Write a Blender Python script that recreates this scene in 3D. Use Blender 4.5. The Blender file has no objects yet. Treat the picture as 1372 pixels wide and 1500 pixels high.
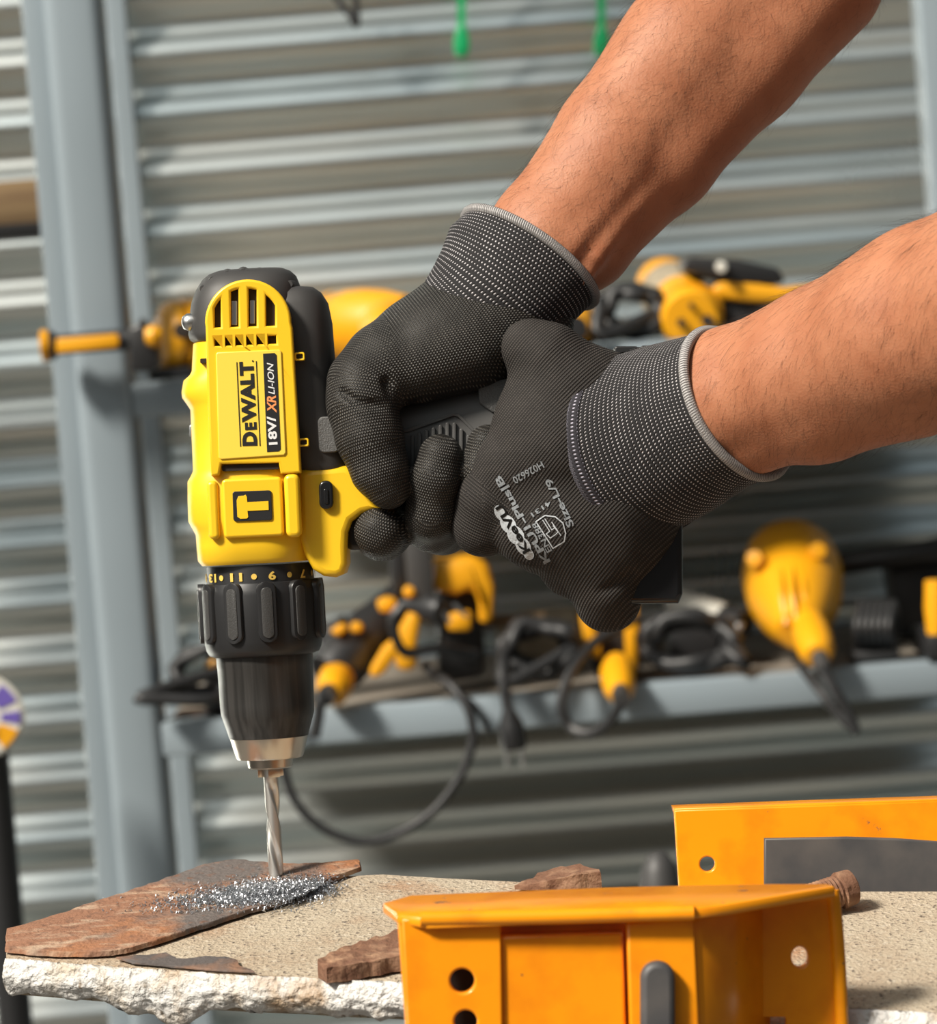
import bpy, bmesh, math, random
import numpy as np
from mathutils import Vector, Matrix
from mathutils.bvhtree import BVHTree

scene = bpy.context.scene
COL = scene.collection
R = math.radians
random.seed(7)
rng = np.random.default_rng(7)

# ------------------------------------------------------------------ camera
IW, IH = 1372.0, 1500.0
S, D = 0.0003, 1.5                 # metres per pixel at the drill, distance of the drill
PITCH, ROLL = R(3.0), R(4.6)
C0 = Vector((0, 0, 1.15))
fwd = Vector((0, math.cos(PITCH), -math.sin(PITCH)))
r0 = Vector((1, 0, 0)); u0 = r0.cross(fwd)
rt = r0 * math.cos(ROLL) - u0 * math.sin(ROLL)
up = r0 * math.sin(ROLL) + u0 * math.cos(ROLL)
EYE = C0 - fwd * D
MF = Matrix(((rt.x, up.x, -fwd.x, C0.x), (rt.y, up.y, -fwd.y, C0.y), (rt.z, up.z, -fwd.z, C0.z), (0, 0, 0, 1)))
cam_d = bpy.data.cameras.new('camera'); cam = bpy.data.objects.new('camera', cam_d); COL.objects.link(cam)
MC = MF.copy(); MC.translation = EYE
cam.matrix_world = MC
cam_d.sensor_fit = 'VERTICAL'; cam_d.sensor_height = 24.0; cam_d.sensor_width = 24.0
cam_d.lens = 24.0 * D / (IH * S)
cam_d.clip_start = 0.05; cam_d.clip_end = 50
cam_d.dof.use_dof = True; cam_d.dof.focus_distance = 1.455; cam_d.dof.aperture_fstop = 9.0; cam_d.dof.aperture_blades = 9
scene.camera = cam

# ------------------------------------------------------------------ light
world = bpy.data.worlds.new('World'); scene.world = world; world.use_nodes = True
wn = world.node_tree; wn.nodes.clear()
wo = wn.nodes.new('ShaderNodeOutputWorld'); wb = wn.nodes.new('ShaderNodeBackground')
wt = wn.nodes.new('ShaderNodeTexCoord'); ws = wn.nodes.new('ShaderNodeSeparateXYZ')
wr = wn.nodes.new('ShaderNodeValToRGB'); wm = wn.nodes.new('ShaderNodeMapRange')
wm.inputs[1].default_value = -1; wm.inputs[2].default_value = 1
wr.color_ramp.elements[0].position = 0.45; wr.color_ramp.elements[0].color = (0.26, 0.24, 0.21, 1)
wr.color_ramp.elements[1].position = 0.85; wr.color_ramp.elements[1].color = (0.30, 0.42, 0.50, 1)
wn.links.new(wt.outputs['Generated'], ws.inputs[0]); wn.links.new(ws.outputs[2], wm.inputs[0])
wn.links.new(wm.outputs[0], wr.inputs[0]); wn.links.new(wr.outputs[0], wb.inputs[0]); wn.links.new(wb.outputs[0], wo.inputs[0])
wb.inputs[1].default_value = 0.25
# hazy brightening of the sky round the sun
wd = wn.nodes.new('ShaderNodeVectorMath'); wd.operation = 'DOT_PRODUCT'; wd.inputs[1].default_value = (0, 0, 1)
wp = wn.nodes.new('ShaderNodeMath'); wp.operation = 'POWER'; wp.inputs[1].default_value = 9.0
wx = wn.nodes.new('ShaderNodeMath'); wx.operation = 'MAXIMUM'; wx.inputs[1].default_value = 0.0
wg = wn.nodes.new('ShaderNodeMix'); wg.data_type = 'RGBA'; wg.blend_type = 'ADD'; wg.inputs[7].default_value = (9.0, 8.8, 8.2, 1)
wn.links.new(wt.outputs['Generated'], wd.inputs[0]); wn.links.new(wd.outputs['Value'], wx.inputs[0]); wn.links.new(wx.outputs[0], wp.inputs[0])
wn.links.new(wp.outputs[0], wg.inputs[0]); wn.links.new(wr.outputs[0], wg.inputs[6]); wn.links.new(wg.outputs[2], wb.inputs[0])
sun_d = bpy.data.lights.new('sun', 'SUN'); sun = bpy.data.objects.new('sun', sun_d); COL.objects.link(sun)
sun_d.energy = 6.0; sun_d.angle = R(10); sun_d.color = (1.0, 0.93, 0.82)
L = (MF.to_3x3() @ Vector((-0.60, 0.63, 0.49))).normalized()
wd.inputs[1].default_value = L
sun.rotation_euler = L.to_track_quat('Z', 'Y').to_euler(); sun.location = (-1, -1, 4)
scene.view_settings.view_transform = 'Standard'; scene.view_settings.look = 'None'
scene.view_settings.gamma = 1.0; scene.view_settings.use_curve_mapping = False
scene.view_settings.exposure = 0.0

# ------------------------------------------------------------------ helpers
def fpx(x, y, z=0.0):
    """image position at a height z (in units of S) in front of the drill's plane -> units of S in the drill's frame"""
    s = 1.0 - z * S / D
    return Vector(((x - IW / 2) * s, (IH / 2 - y) * s, z))
def P(x, y, z=0.0):
    return MF @ (fpx(x, y, z) * S)
def ray(x, y):
    return (MF.to_3x3() @ Vector(((x - IW / 2) * S, (IH / 2 - y) * S, -D)))
def onY(x, y, Y):
    d = ray(x, y); return EYE + d * ((Y - EYE.y) / d.y)
def onPlane(x, y, p, n):
    d = ray(x, y); return EYE + d * ((p - EYE).dot(n) / d.dot(n))
def mpp(Y):                                   # metres per pixel at world depth Y
    return S * (Y - EYE.y) / D

def new_mat(name, color, rough=0.5, metal=0.0, noise=None, bump=None, **kw):
    """noise = (scale, color2, lo, hi, detail); bump = (scale, strength, distance)"""
    m = bpy.data.materials.new(name); m.use_nodes = True
    nt = m.node_tree; b = nt.nodes['Principled BSDF']
    b.inputs['Base Color'].default_value = (*color, 1); b.inputs['Roughness'].default_value = rough; b.inputs['Metallic'].default_value = metal
    for k, v in kw.items(): b.inputs[k.replace('_', ' ')].default_value = v
    tc = nt.nodes.new('ShaderNodeTexCoord')
    prev = None
    for nz in (noise if isinstance(noise, list) else [noise] if noise else []):
        n = nt.nodes.new('ShaderNodeTexNoise'); n.inputs['Scale'].default_value = nz[0]; n.inputs['Detail'].default_value = nz[4] if len(nz) > 4 else 4
        if len(nz) > 5:
            mp = nt.nodes.new('ShaderNodeMapping'); mp.inputs['Scale'].default_value = nz[5]
            nt.links.new(tc.outputs['Object'], mp.inputs[0]); nt.links.new(mp.outputs[0], n.inputs['Vector'])
        else: nt.links.new(tc.outputs['Object'], n.inputs['Vector'])
        mr = nt.nodes.new('ShaderNodeMapRange'); mr.inputs[1].default_value = nz[2]; mr.inputs[2].default_value = nz[3]
        nt.links.new(n.outputs['Fac'], mr.inputs[0])
        mx = nt.nodes.new('ShaderNodeMix'); mx.data_type = 'RGBA'
        nt.links.new(mr.outputs[0], mx.inputs[0])
        if prev is None: mx.inputs[6].default_value = (*color, 1)
        else: nt.links.new(prev, mx.inputs[6])
        mx.inputs[7].default_value = (*nz[1], 1)
        prev = mx.outputs[2]
    if prev is not None: nt.links.new(prev, b.inputs['Base Color'])
    if bump:
        n = nt.nodes.new('ShaderNodeTexNoise'); n.inputs['Scale'].default_value = bump[0]; n.inputs['Detail'].default_value = 5
        nt.links.new(tc.outputs['Object'], n.inputs['Vector'])
        bp = nt.nodes.new('ShaderNodeBump'); bp.inputs['Strength'].default_value = bump[1]; bp.inputs['Distance'].default_value = bump[2]
        nt.links.new(n.outputs['Fac'], bp.inputs['Height']); nt.links.new(bp.outputs[0], b.inputs['Normal'])
    return m

M = {}
M['yellow'] = new_mat('yellow_plastic', (0.90, 0.55, 0.018), 0.36, bump=(1800, 0.08, 0.0003))
M['tool_yellow'] = new_mat('deep_yellow_plastic', (0.74, 0.33, 0.005), 0.42)  # deeper orange yellow than the drill's housing
M['black_rubber'] = new_mat('black_rubber', (0.045, 0.043, 0.042), 0.52, bump=(2500, 0.15, 0.0003))
M['black_pebble'] = new_mat('pebbled_rubber', (0.10, 0.098, 0.095), 0.5, bump=(1500, 0.6, 0.0006))  # lighter pad rubber, its colour raised further to look lit
M['grip'] = new_mat('lit_grip_rubber', (0.085, 0.083, 0.081), 0.5, bump=(2500, 0.2, 0.0003))  # black rubber with light put into its colour, against the hand's shadow
M['rib_grey'] = new_mat('satin_rib_pad', (0.05, 0.049, 0.048), 0.4, bump=(1500, 0.4, 0.0004))
M['black_plastic'] = new_mat('black_plastic', (0.018, 0.018, 0.019), 0.4)
M['black_gloss'] = new_mat('glossy_black_plastic', (0.012, 0.012, 0.013), 0.18)
M['black_cord'] = new_mat('black_cord_rubber', (0.02, 0.02, 0.021), 0.5)
M['dark'] = new_mat('cavity_shade', (0.02, 0.012, 0.008), 0.8)  # near black painted as the shade inside vents, slots and holes
M['sleeve'] = new_mat('brushed_black_sleeve', (0.04, 0.038, 0.036), 0.36, 0.0, noise=(300, (0.02, 0.019, 0.018), 0.4, 0.6, 2, (1, 1, 0.02)))
M['chrome'] = new_mat('satin_nickel', (0.66, 0.60, 0.52), 0.28, 1.0)
M['bit'] = new_mat('bright_steel_bit', (0.74, 0.71, 0.66), 0.36, 0.9)
M['white_print'] = new_mat('pale_print', (0.75, 0.75, 0.74), 0.6)
M['grey_print'] = new_mat('worn_grey_print', (0.46, 0.49, 0.52), 0.8, noise=(900, (0.24, 0.25, 0.26), 0.5, 0.75))
M['orange_print'] = new_mat('orange_print', (0.85, 0.30, 0.10), 0.5)
M['yellow_print'] = new_mat('yellow_print', (0.75, 0.50, 0.10), 0.5)
M['black_print'] = new_mat('black_print', (0.012, 0.011, 0.01), 0.5)
M['panel'] = new_mat('label_yellow', (0.93, 0.66, 0.08), 0.3)
M['rack'] = new_mat('grey_blue_paint', (0.27, 0.32, 0.355), 0.25, noise=(3.0, (0.24, 0.285, 0.315), 0.4, 0.7))
M['shelf'] = new_mat('dusty_shelf_board', (0.23, 0.20, 0.165), 0.8, noise=(9, (0.15, 0.12, 0.09), 0.4, 0.7))
M['concrete'] = new_mat('concrete', (0.17, 0.16, 0.145), 0.9, noise=(4, (0.12, 0.112, 0.10), 0.4, 0.7))
M['orange'] = new_mat('orange_enamel', (0.90, 0.30, 0.006), 0.22, noise=[(60, (0.80, 0.24, 0.006), 0.45, 0.7), (190, (0.16, 0.07, 0.03), 0.735, 0.76, 6)])
M['orange_worn'] = new_mat('chipped_orange_enamel', (0.90, 0.31, 0.006), 0.22, noise=[(60, (0.78, 0.24, 0.006), 0.45, 0.7), (120, (0.2, 0.1, 0.06), 0.69, 0.72, 6)])
M['gunmetal'] = new_mat('grey_scuffed_pad', (0.058, 0.057, 0.06), 0.5, noise=(50, (0.10, 0.09, 0.085), 0.4, 0.7, 8))
M['rust'] = new_mat('rusty_steel', (0.27, 0.13, 0.075), 0.85, noise=[(14, (0.36, 0.15, 0.062), 0.45, 0.62, 7), (60, (0.42, 0.29, 0.20), 0.50, 0.66, 9, (1, 2.6, 1)), (22, (0.13, 0.108, 0.098), 0.47, 0.62, 9), (190, (0.16, 0.08, 0.05), 0.56, 0.7, 6)], bump=(420, 0.8, 0.0014))
M['mill_scale'] = new_mat('dark_mill_scale', (0.10, 0.085, 0.08), 0.7, noise=[(60, (0.24, 0.13, 0.08), 0.5, 0.68, 8)], bump=(420, 0.7, 0.001))
M['rust_dark'] = new_mat('dark_broken_rust', (0.17, 0.08, 0.045), 0.9, noise=(120, (0.36, 0.21, 0.125), 0.45, 0.7, 8), bump=(250, 0.8, 0.002))
M['slab'] = new_mat('sandy_scale', (0.44, 0.365, 0.27), 0.9, noise=[(26, (0.36, 0.27, 0.185), 0.42, 0.72, 8), (13, (0.38, 0.20, 0.105), 0.57, 0.74, 10), (300, (0.54, 0.47, 0.37), 0.55, 0.75, 4), (520, (0.10, 0.075, 0.06), 0.59, 0.68, 5)], bump=(520, 0.9, 0.0016))
M['slab_edge'] = new_mat('white_crusted_edge', (0.66, 0.64, 0.61), 0.42, noise=[(60, (0.48, 0.39, 0.28), 0.50, 0.70, 9), (30, (0.32, 0.17, 0.07), 0.57, 0.72, 9), (260, (0.25, 0.20, 0.15), 0.62, 0.72, 6, (1, 1, .4))], bump=(300, 1.0, 0.003))
M['swarf'] = new_mat('bright_swarf', (0.50, 0.51, 0.54), 0.28, 0.85)
M['green'] = new_mat('green_plastic', (0.01, 0.38, 0.13), 0.4)
M['wood'] = new_mat('old_board', (0.27, 0.18, 0.09), 0.8, noise=(8, (0.18, 0.11, 0.055), 0.4, 0.7, 4, (1, 1, 12)))
M['white_tool'] = new_mat('off_white_plastic', (0.6, 0.58, 0.52), 0.5)
M['beige'] = new_mat('beige_cloth', (0.32, 0.27, 0.19), 0.9, noise=(60, (0.2, 0.16, 0.11), 0.4, 0.7))
M['purple'] = new_mat('purple_ink', (0.12, 0.08, 0.35), 0.6)
M['steel'] = new_mat('plain_steel', (0.55, 0.55, 0.55), 0.35, 1.0)
M['hair'] = new_mat('dark_arm_hair', (0.03, 0.018, 0.012), 0.6)
M['hem'] = new_mat('grey_overlock_yarn', (0.46, 0.44, 0.43), 0.85, bump=(1400, 0.4, 0.0005))
M['hem_dark'] = new_mat('dark_overlock_yarn', (0.12, 0.115, 0.115), 0.9)

def wire_galv():
    m = new_mat('galvanised_sheet', (0.62, 0.64, 0.64), 0.3, 0.94)
    nt = m.node_tree; b = nt.nodes['Principled BSDF']; tc = nt.nodes['Texture Coordinate']
    mp = nt.nodes.new('ShaderNodeMapping'); mp.inputs['Scale'].default_value = (1.2, 1, 14)
    n = nt.nodes.new('ShaderNodeTexNoise'); n.inputs['Scale'].default_value = 1.6; n.inputs['Detail'].default_value = 6
    nt.links.new(tc.outputs['Object'], mp.inputs[0]); nt.links.new(mp.outputs[0], n.inputs['Vector'])
    r = nt.nodes.new('ShaderNodeValToRGB')
    r.color_ramp.elements[0].position = 0.36; r.color_ramp.elements[0].color = (0.60, 0.68, 0.70, 1)
    r.color_ramp.elements[1].position = 0.66; r.color_ramp.elements[1].color = (0.76, 0.77, 0.73, 1)
    e = r.color_ramp.elements.new(0.75); e.color = (0.5, 0.42, 0.32, 1)
    nt.links.new(n.outputs['Fac'], r.inputs[0]); nt.links.new(r.outputs[0], b.inputs['Base Color'])
    n2 = nt.nodes.new('ShaderNodeTexNoise'); n2.inputs['Scale'].default_value = 7
    mr = nt.nodes.new('ShaderNodeMapRange'); mr.inputs[3].default_value = 0.25; mr.inputs[4].default_value = 0.33
    nt.links.new(tc.outputs['Object'], n2.inputs['Vector']); nt.links.new(n2.outputs['Fac'], mr.inputs[0]); nt.links.new(mr.outputs[0], b.inputs['Roughness'])
    return m
M['galv'] = wire_galv()

def wire_skin():
    m = new_mat('tanned_skin', (0.46, 0.19, 0.095), 0.55, Specular_IOR_Level=0.35)
    nt = m.node_tree; b = nt.nodes['Principled BSDF']; tc = nt.nodes['Texture Coordinate']
    n = nt.nodes.new('ShaderNodeTexNoise'); n.inputs['Scale'].default_value = 55; n.inputs['Detail'].default_value = 6
    r = nt.nodes.new('ShaderNodeValToRGB')
    r.color_ramp.elements[0].position = 0.3; r.color_ramp.elements[0].color = (0.36, 0.135, 0.066, 1)
    r.color_ramp.elements[1].position = 0.7; r.color_ramp.elements[1].color = (0.45, 0.190, 0.100, 1)
    nt.links.new(tc.outputs['Object'], n.inputs['Vector']); nt.links.new(n.outputs['Fac'], r.inputs[0]); nt.links.new(r.outputs[0], b.inputs['Base Color'])
    v = nt.nodes.new('ShaderNodeTexVoronoi'); v.inputs['Scale'].default_value = 900
    bp = nt.nodes.new('ShaderNodeBump'); bp.inputs['Strength'].default_value = 0.22; bp.inputs['Distance'].default_value = 0.0004
    nt.links.new(tc.outputs['Object'], v.inputs['Vector']); nt.links.new(v.outputs['Distance'], bp.inputs['Height']); nt.links.new(bp.outputs[0], b.inputs['Normal'])
    b.inputs['Subsurface Weight'].default_value = 0.12; b.inputs['Subsurface Radius'].default_value = (1.0, 0.35, 0.2); b.inputs['Subsurface Scale'].default_value = 0.004
    return m
M['skin'] = wire_skin()

def wire_knit(name, base, fleck, pa, pb, lo, hi, bump, stagger=True, rough=0.7, line=0.0):
    """knit: rows of stitches along (x of the 'knit' attribute) and around (y), millimetres; pale flecks are yarn and painted weave glints"""
    m = new_mat(name, base, rough, Specular_IOR_Level=0.3)
    nt = m.node_tree; b = nt.nodes['Principled BSDF']
    at = nt.nodes.new('ShaderNodeAttribute'); at.attribute_name = 'knit'
    sp = nt.nodes.new('ShaderNodeSeparateXYZ'); nt.links.new(at.outputs['Vector'], sp.inputs[0])
    def math_(op, a, bb=None):
        n = nt.nodes.new('ShaderNodeMath'); n.operation = op
        for i, q in enumerate((a, bb)):
            if q is None: continue
            if isinstance(q, (int, float)): n.inputs[i].default_value = q
            else: nt.links.new(q, n.inputs[i])
        return n.outputs[0]
    ra = math_('MULTIPLY', sp.outputs[0], 2 * math.pi / pa)
    rb = math_('MULTIPLY', sp.outputs[1], 2 * math.pi / pb)
    if stagger:
        fl = math_('FLOOR', math_('DIVIDE', sp.outputs[0], pa))
        rb = math_('ADD', rb, math_('MULTIPLY', fl, math.pi))
    sa = math_('MULTIPLY', math_('ADD', math_('COSINE', math_('ADD', ra, math.pi)), 1.0), 0.5)
    sb = math_('MULTIPLY', math_('ADD', math_('SINE', rb), 1.0), 0.5)
    sb = math_('ADD', math_('MULTIPLY', sb, 1.0 - line), line)
    h = math_('MULTIPLY', sa, sb)
    nz = nt.nodes.new('ShaderNodeTexNoise'); nz.inputs['Scale'].default_value = 0.12; nz.inputs['Detail'].default_value = 3
    nt.links.new(at.outputs['Vector'], nz.inputs['Vector'])
    hh = math_('ADD', h, math_('MULTIPLY', math_('SUBTRACT', nz.outputs['Fac'], 0.5), 0.5))
    mr = nt.nodes.new('ShaderNodeMapRange'); mr.inputs[1].default_value = lo; mr.inputs[2].default_value = hi
    nt.links.new(hh, mr.inputs[0])
    mx = nt.nodes.new('ShaderNodeMix'); mx.data_type = 'RGBA'; mx.inputs[6].default_value = (*base, 1); mx.inputs[7].default_value = (*fleck, 1)
    nt.links.new(mr.outputs[0], mx.inputs[0]); nt.links.new(mx.outputs[2], b.inputs['Base Color'])
    bp = nt.nodes.new('ShaderNodeBump'); bp.inputs['Strength'].default_value = bump; bp.inputs['Distance'].default_value = 0.0006
    nt.links.new(h, bp.inputs['Height']); nt.links.new(bp.outputs[0], b.inputs['Normal'])
    return m
M['glove_coat'] = wire_knit('coated_palm_knit', (0.017, 0.0155, 0.014), (0.25, 0.23, 0.20), 1.3, 1.15, 0.55, 1.1, 0.8, True, 0.45)  # pale flecks also put the weave's glints into the colour
M['glove_back'] = wire_knit('bare_back_knit', (0.017, 0.0150, 0.0138), (0.085, 0.073, 0.065), 1.3, 0.95, 0.35, 1.1, 0.65, False, 0.8, 0.5)
M['cuff_knit'] = wire_knit('ribbed_cuff_knit', (0.020, 0.019, 0.020), (0.60, 0.57, 0.58), 1.7, 1.5, 0.60, 0.92, 0.7, True, 0.85)

M['cuff_band'] = wire_knit('dense_cuff_band_knit', (0.03, 0.028, 0.034), (0.48, 0.46, 0.54), 1.25, 1.6, 0.45, 0.85, 0.7, True, 0.85)
def mesh_obj(name, verts, faces, mat, parent=None, origin=None, smooth=40, kind=None, label=None):
    """verts are world points; the object's origin is its parent's, or the given one, or the middle of its base"""
    V = np.array([tuple(v) for v in verts], dtype=float)
    if parent is not None: o3 = np.array(parent.matrix_world.translation)
    elif origin is not None: o3 = np.array(tuple(origin))
    else: o3 = np.array([(V[:, 0].min() + V[:, 0].max()) / 2, (V[:, 1].min() + V[:, 1].max()) / 2, V[:, 2].min()])
    me = bpy.data.meshes.new(name); me.from_pydata((V - o3).tolist(), [], [tuple(int(i) for i in f) for f in faces])
    me.validate()
    if smooth:
        me.shade_smooth()
        if smooth < 180: me.set_sharp_from_angle(angle=R(smooth))
    if mat is not None:
        for mm in (mat if isinstance(mat, (list, tuple)) else [mat]): me.materials.append(M[mm])
    o = bpy.data.objects.new(name, me); COL.objects.link(o)
    if parent is not None:
        o.parent = parent
        o.matrix_parent_inverse = Matrix.Identity(4)
        o.matrix_world = Matrix.Translation(Vector(o3))
        o.location = (0, 0, 0) if parent.type == 'EMPTY' or True else o.location
    else: o.location = o3
    if kind: o['kind'] = kind
    if label: o['label'] = label
    bpy.context.view_layer.update()
    return o
def thing(name, label, cat, at, group=None):
    o = bpy.data.objects.new(name, None); COL.objects.link(o); o.location = at; o.empty_display_size = 0.02
    o['label'] = label; o['category'] = cat
    if group: o['group'] = group
    bpy.context.view_layer.update()
    return o
def tag(o, label, cat, group=None):
    o['label'] = label; o['category'] = cat
    if group: o['group'] = group
    return o

CLAMPZ = None                                  # set while the tools on a shelf are built: nothing sinks into the board
class MB:
    """gathers shapes (world points) for one mesh"""
    def __init__(s): s.v = []; s.f = []
    def add(s, v, f):
        n = len(s.v); s.v += [Vector(p) for p in v]; s.f += [tuple(i + n for i in q) for q in f]; return s
    def loft(s, rings, caps=True, closed=True):
        n = len(rings[0]); v = [p for r_ in rings for p in r_]; f = []
        for i in range(len(rings) - 1):
            for j in range(n if closed else n - 1):
                k = (j + 1) % n
                f.append((i * n + j, i * n + k, (i + 1) * n + k, (i + 1) * n + j))
        if caps:
            f.append(tuple(reversed(range(n)))); f.append(tuple((len(rings) - 1) * n + j for j in range(n)))
        return s.add(v, f)
    def lathe(s, prof, p0, p1, n=32, ref=None, flat=1.0):
        """prof = [(t, r)], t along p0->p1, r in metres"""
        p0, p1 = Vector(p0), Vector(p1); a = p1 - p0; d = a.normalized()
        e1 = (d.cross(Vector(ref) if ref else (Vector((0, 0, 1)) if abs(d.z) < 0.9 else Vector((1, 0, 0))))).normalized(); e2 = d.cross(e1)
        return s.loft([[p0 + a * t + e1 * (r * math.cos(2 * math.pi * j / n)) + e2 * (r * flat * math.sin(2 * math.pi * j / n)) for j in range(n)] for t, r in prof])
    def tube(s, pts, r, n=10, sub=6, caps=True):
        pts = [Vector(p) for p in pts]
        if sub > 1 and len(pts) > 2:
            q = []; e = [pts[0] * 2 - pts[1]] + pts + [pts[-1] * 2 - pts[-2]]
            for i in range(1, len(e) - 2):
                for k in range(sub):
                    t = k / sub
                    q.append(0.5 * ((2 * e[i]) + (e[i + 1] - e[i - 1]) * t + (2 * e[i - 1] - 5 * e[i] + 4 * e[i + 1] - e[i + 2]) * t * t + (3 * e[i] - e[i - 1] - 3 * e[i + 1] + e[i + 2]) * t ** 3))
            q.append(pts[-1]); pts = q
        rings = []; nrm = None
        for i, p in enumerate(pts):
            d = (pts[min(i + 1, len(pts) - 1)] - pts[max(i - 1, 0)])
            if d.length < 1e-9: d = Vector((0, 0, 1))
            d.normalize()
            if nrm is None: nrm = d.orthogonal().normalized()
            nrm = (nrm - d * nrm.dot(d))
            nrm = nrm.normalized() if nrm.length > 1e-6 else d.orthogonal().normalized()
            b = d.cross(nrm); rr = r(i / (len(pts) - 1)) if callable(r) else r
            rings.append([p + nrm * (rr * math.cos(2 * math.pi * j / n)) + b * (rr * math.sin(2 * math.pi * j / n)) for j in range(n)])
        return s.loft(rings, caps)
    def prism(s, poly, off):
        """poly: world points of a flat outline; off: world vector"""
        n = len(poly); off = Vector(off)
        v = [Vector(p) for p in poly] + [Vector(p) + off for p in poly]
        f = [tuple(range(n)), tuple(reversed(range(n, 2 * n)))] + [(j, j + n, (j + 1) % n + n, (j + 1) % n) for j in range(n)]
        return s.add(v, f)
    def box(s, lo, hi):
        (x0, y0, z0), (x1, y1, z1) = lo, hi
        v = [(x0, y0, z0), (x1, y0, z0), (x1, y1, z0), (x0, y1, z0), (x0, y0, z1), (x1, y0, z1), (x1, y1, z1), (x0, y1, z1)]
        return s.add(v, [(3, 2, 1, 0), (4, 5, 6, 7), (0, 1, 5, 4), (1, 2, 6, 5), (2, 3, 7, 6), (3, 0, 4, 7)])
    def build(s, name, mat, parent=None, bevel=0.0, segs=2, smooth=40, fix=True, **kw):
        v, f = s.v, s.f
        if CLAMPZ is not None: v = [Vector((p.x, p.y, max(p.z, CLAMPZ + 0.0006))) if p.y > YF - 0.004 else p for p in v]
        if bevel or fix:
            bm = bmesh.new(); bv = [bm.verts.new(p) for p in v]
            for q in f:
                try: bm.faces.new([bv[i] for i in q])
                except ValueError: pass
            bmesh.ops.recalc_face_normals(bm, faces=bm.faces)
            if bevel:
                bm.edges.ensure_lookup_table()
                es = [e for e in bm.edges if len(e.link_faces) == 2 and e.calc_face_angle(0) > R(35)]
                bmesh.ops.bevel(bm, geom=es, offset=bevel, segments=segs, affect='EDGES', profile=0.5, clamp_overlap=True)
            bm.verts.index_update()
            v = [p.co.copy() for p in bm.verts]; f = [[p.index for p in q.verts] for q in bm.faces]; bm.free()
        return mesh_obj(name, v, f, mat, parent, smooth=smooth, **kw)

def curve_mesh(cu):
    o = bpy.data.objects.new('tmp', cu); COL.objects.link(o)
    dg = bpy.context.evaluated_depsgraph_get(); dg.update()
    me = bpy.data.meshes.new_from_object(o.evaluated_get(dg)); 
    v = [p.co.copy() for p in me.vertices]; f = [tuple(p.vertices) for p in me.polygons]
    bpy.data.meshes.remove(me); bpy.data.objects.remove(o); bpy.data.curves.remove(cu)
    return v, f
def plate_uv(outlines, h0, h1, bevel=0.0, res=2):
    """2D outlines (any unit) -> solid between heights h0 and h1, holes where outlines nest"""
    cu = bpy.data.curves.new('c', 'CURVE'); cu.dimensions = '2D'; cu.fill_mode = 'BOTH'
    cu.extrude = max((h1 - h0) / 2 - bevel, 1e-6); cu.bevel_depth = bevel; cu.bevel_resolution = res; cu.offset = -bevel
    for ol in outlines:
        sp = cu.splines.new('POLY'); sp.points.add(len(ol) - 1)
        for p, q in zip(sp.points, ol): p.co = (q[0], q[1], 0, 1)
        sp.use_cyclic_u = True
    v, f = curve_mesh(cu)
    return [(p.x, p.y, p.z + (h0 + h1) / 2) for p in v], f
def plate(outlines, z0, z1, bevel=1.0, name='plate', mat='yellow', parent=None, zfn=None, **kw):
    """outlines in image pixels, solid from z0 to z1 (units of S) in front of the drill's plane"""
    s = 1.0 - z1 * S / D
    ols = [[((x - IW / 2) * s, (IH / 2 - y) * s) for x, y in ol] for ol in outlines]
    v, f = plate_uv(ols, z0, z1, bevel)
    if zfn: v = [(a, b, c + zfn(a, b)) for a, b, c in v]
    return mesh_obj(name, [MF @ (Vector(p) * S) for p in v], f, mat, parent, **kw)
def rrect(x0, y0, x1, y1, r=3, n=4, sh=0.0):
    """rounded rectangle in pixels, sheared by sh (dx per dy) to follow the drill's lean"""
    o = []
    for cx, cy, a0 in ((x1 - r, y1 - r, 0), (x0 + r, y1 - r, 90), (x0 + r, y0 + r, 180), (x1 - r, y0 + r, 270)):
        for k in range(n + 1):
            a = R(a0 + 90 * k / n); o.append((cx + r * math.cos(a), cy + r * math.sin(a)))
    ym = (y0 + y1) / 2; xm = (x0 + x1) / 2
    return [(x + (y - ym) * sh, y - (x - xm) * sh) for x, y in o]
def circ(cx, cy, r, n=24, ry=None):
    return [(cx + r * math.cos(2 * math.pi * k / n), cy + (ry or r) * math.sin(2 * math.pi * k / n)) for k in range(n)]
def text_uv(body, bold=0.0, shear=0.0, res=3, ext=0.02, space=1.0):
    cu = bpy.data.curves.new('t', 'FONT'); cu.body = body; cu.size = 1.0; cu.extrude = ext; cu.offset = bold; cu.shear = shear
    cu.resolution_u = res; cu.space_character = space; cu.fill_mode = 'BOTH'
    v, f = curve_mesh(cu)
    xs = [p.x for p in v]; ys = [p.y for p in v]
    x0, x1, y0, y1 = min(xs), max(xs), min(ys), max(ys)
    return [((p.x - x0) / (x1 - x0), (p.y - y0) / (y1 - y0), (p.z / ext + 1) / 2) for p in v], f
def subdiv_faces(v, f, maxlen):
    bm = bmesh.new(); bv = [bm.verts.new(p) for p in v]
    for q in f:
        try: bm.faces.new([bv[i] for i in q])
        except ValueError: pass
    bmesh.ops.triangulate(bm, faces=bm.faces)
    for _ in range(6):
        es = [e for e in bm.edges if e.calc_length() > maxlen]
        if not es: break
        bmesh.ops.subdivide_edges(bm, edges=es, cuts=1); bmesh.ops.triangulate(bm, faces=bm.faces)
    bm.verts.index_update(); v = [tuple(p.co) for p in bm.verts]; f = [[p.index for p in q.verts] for q in bm.faces]; bm.free()
    return v, f
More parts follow.
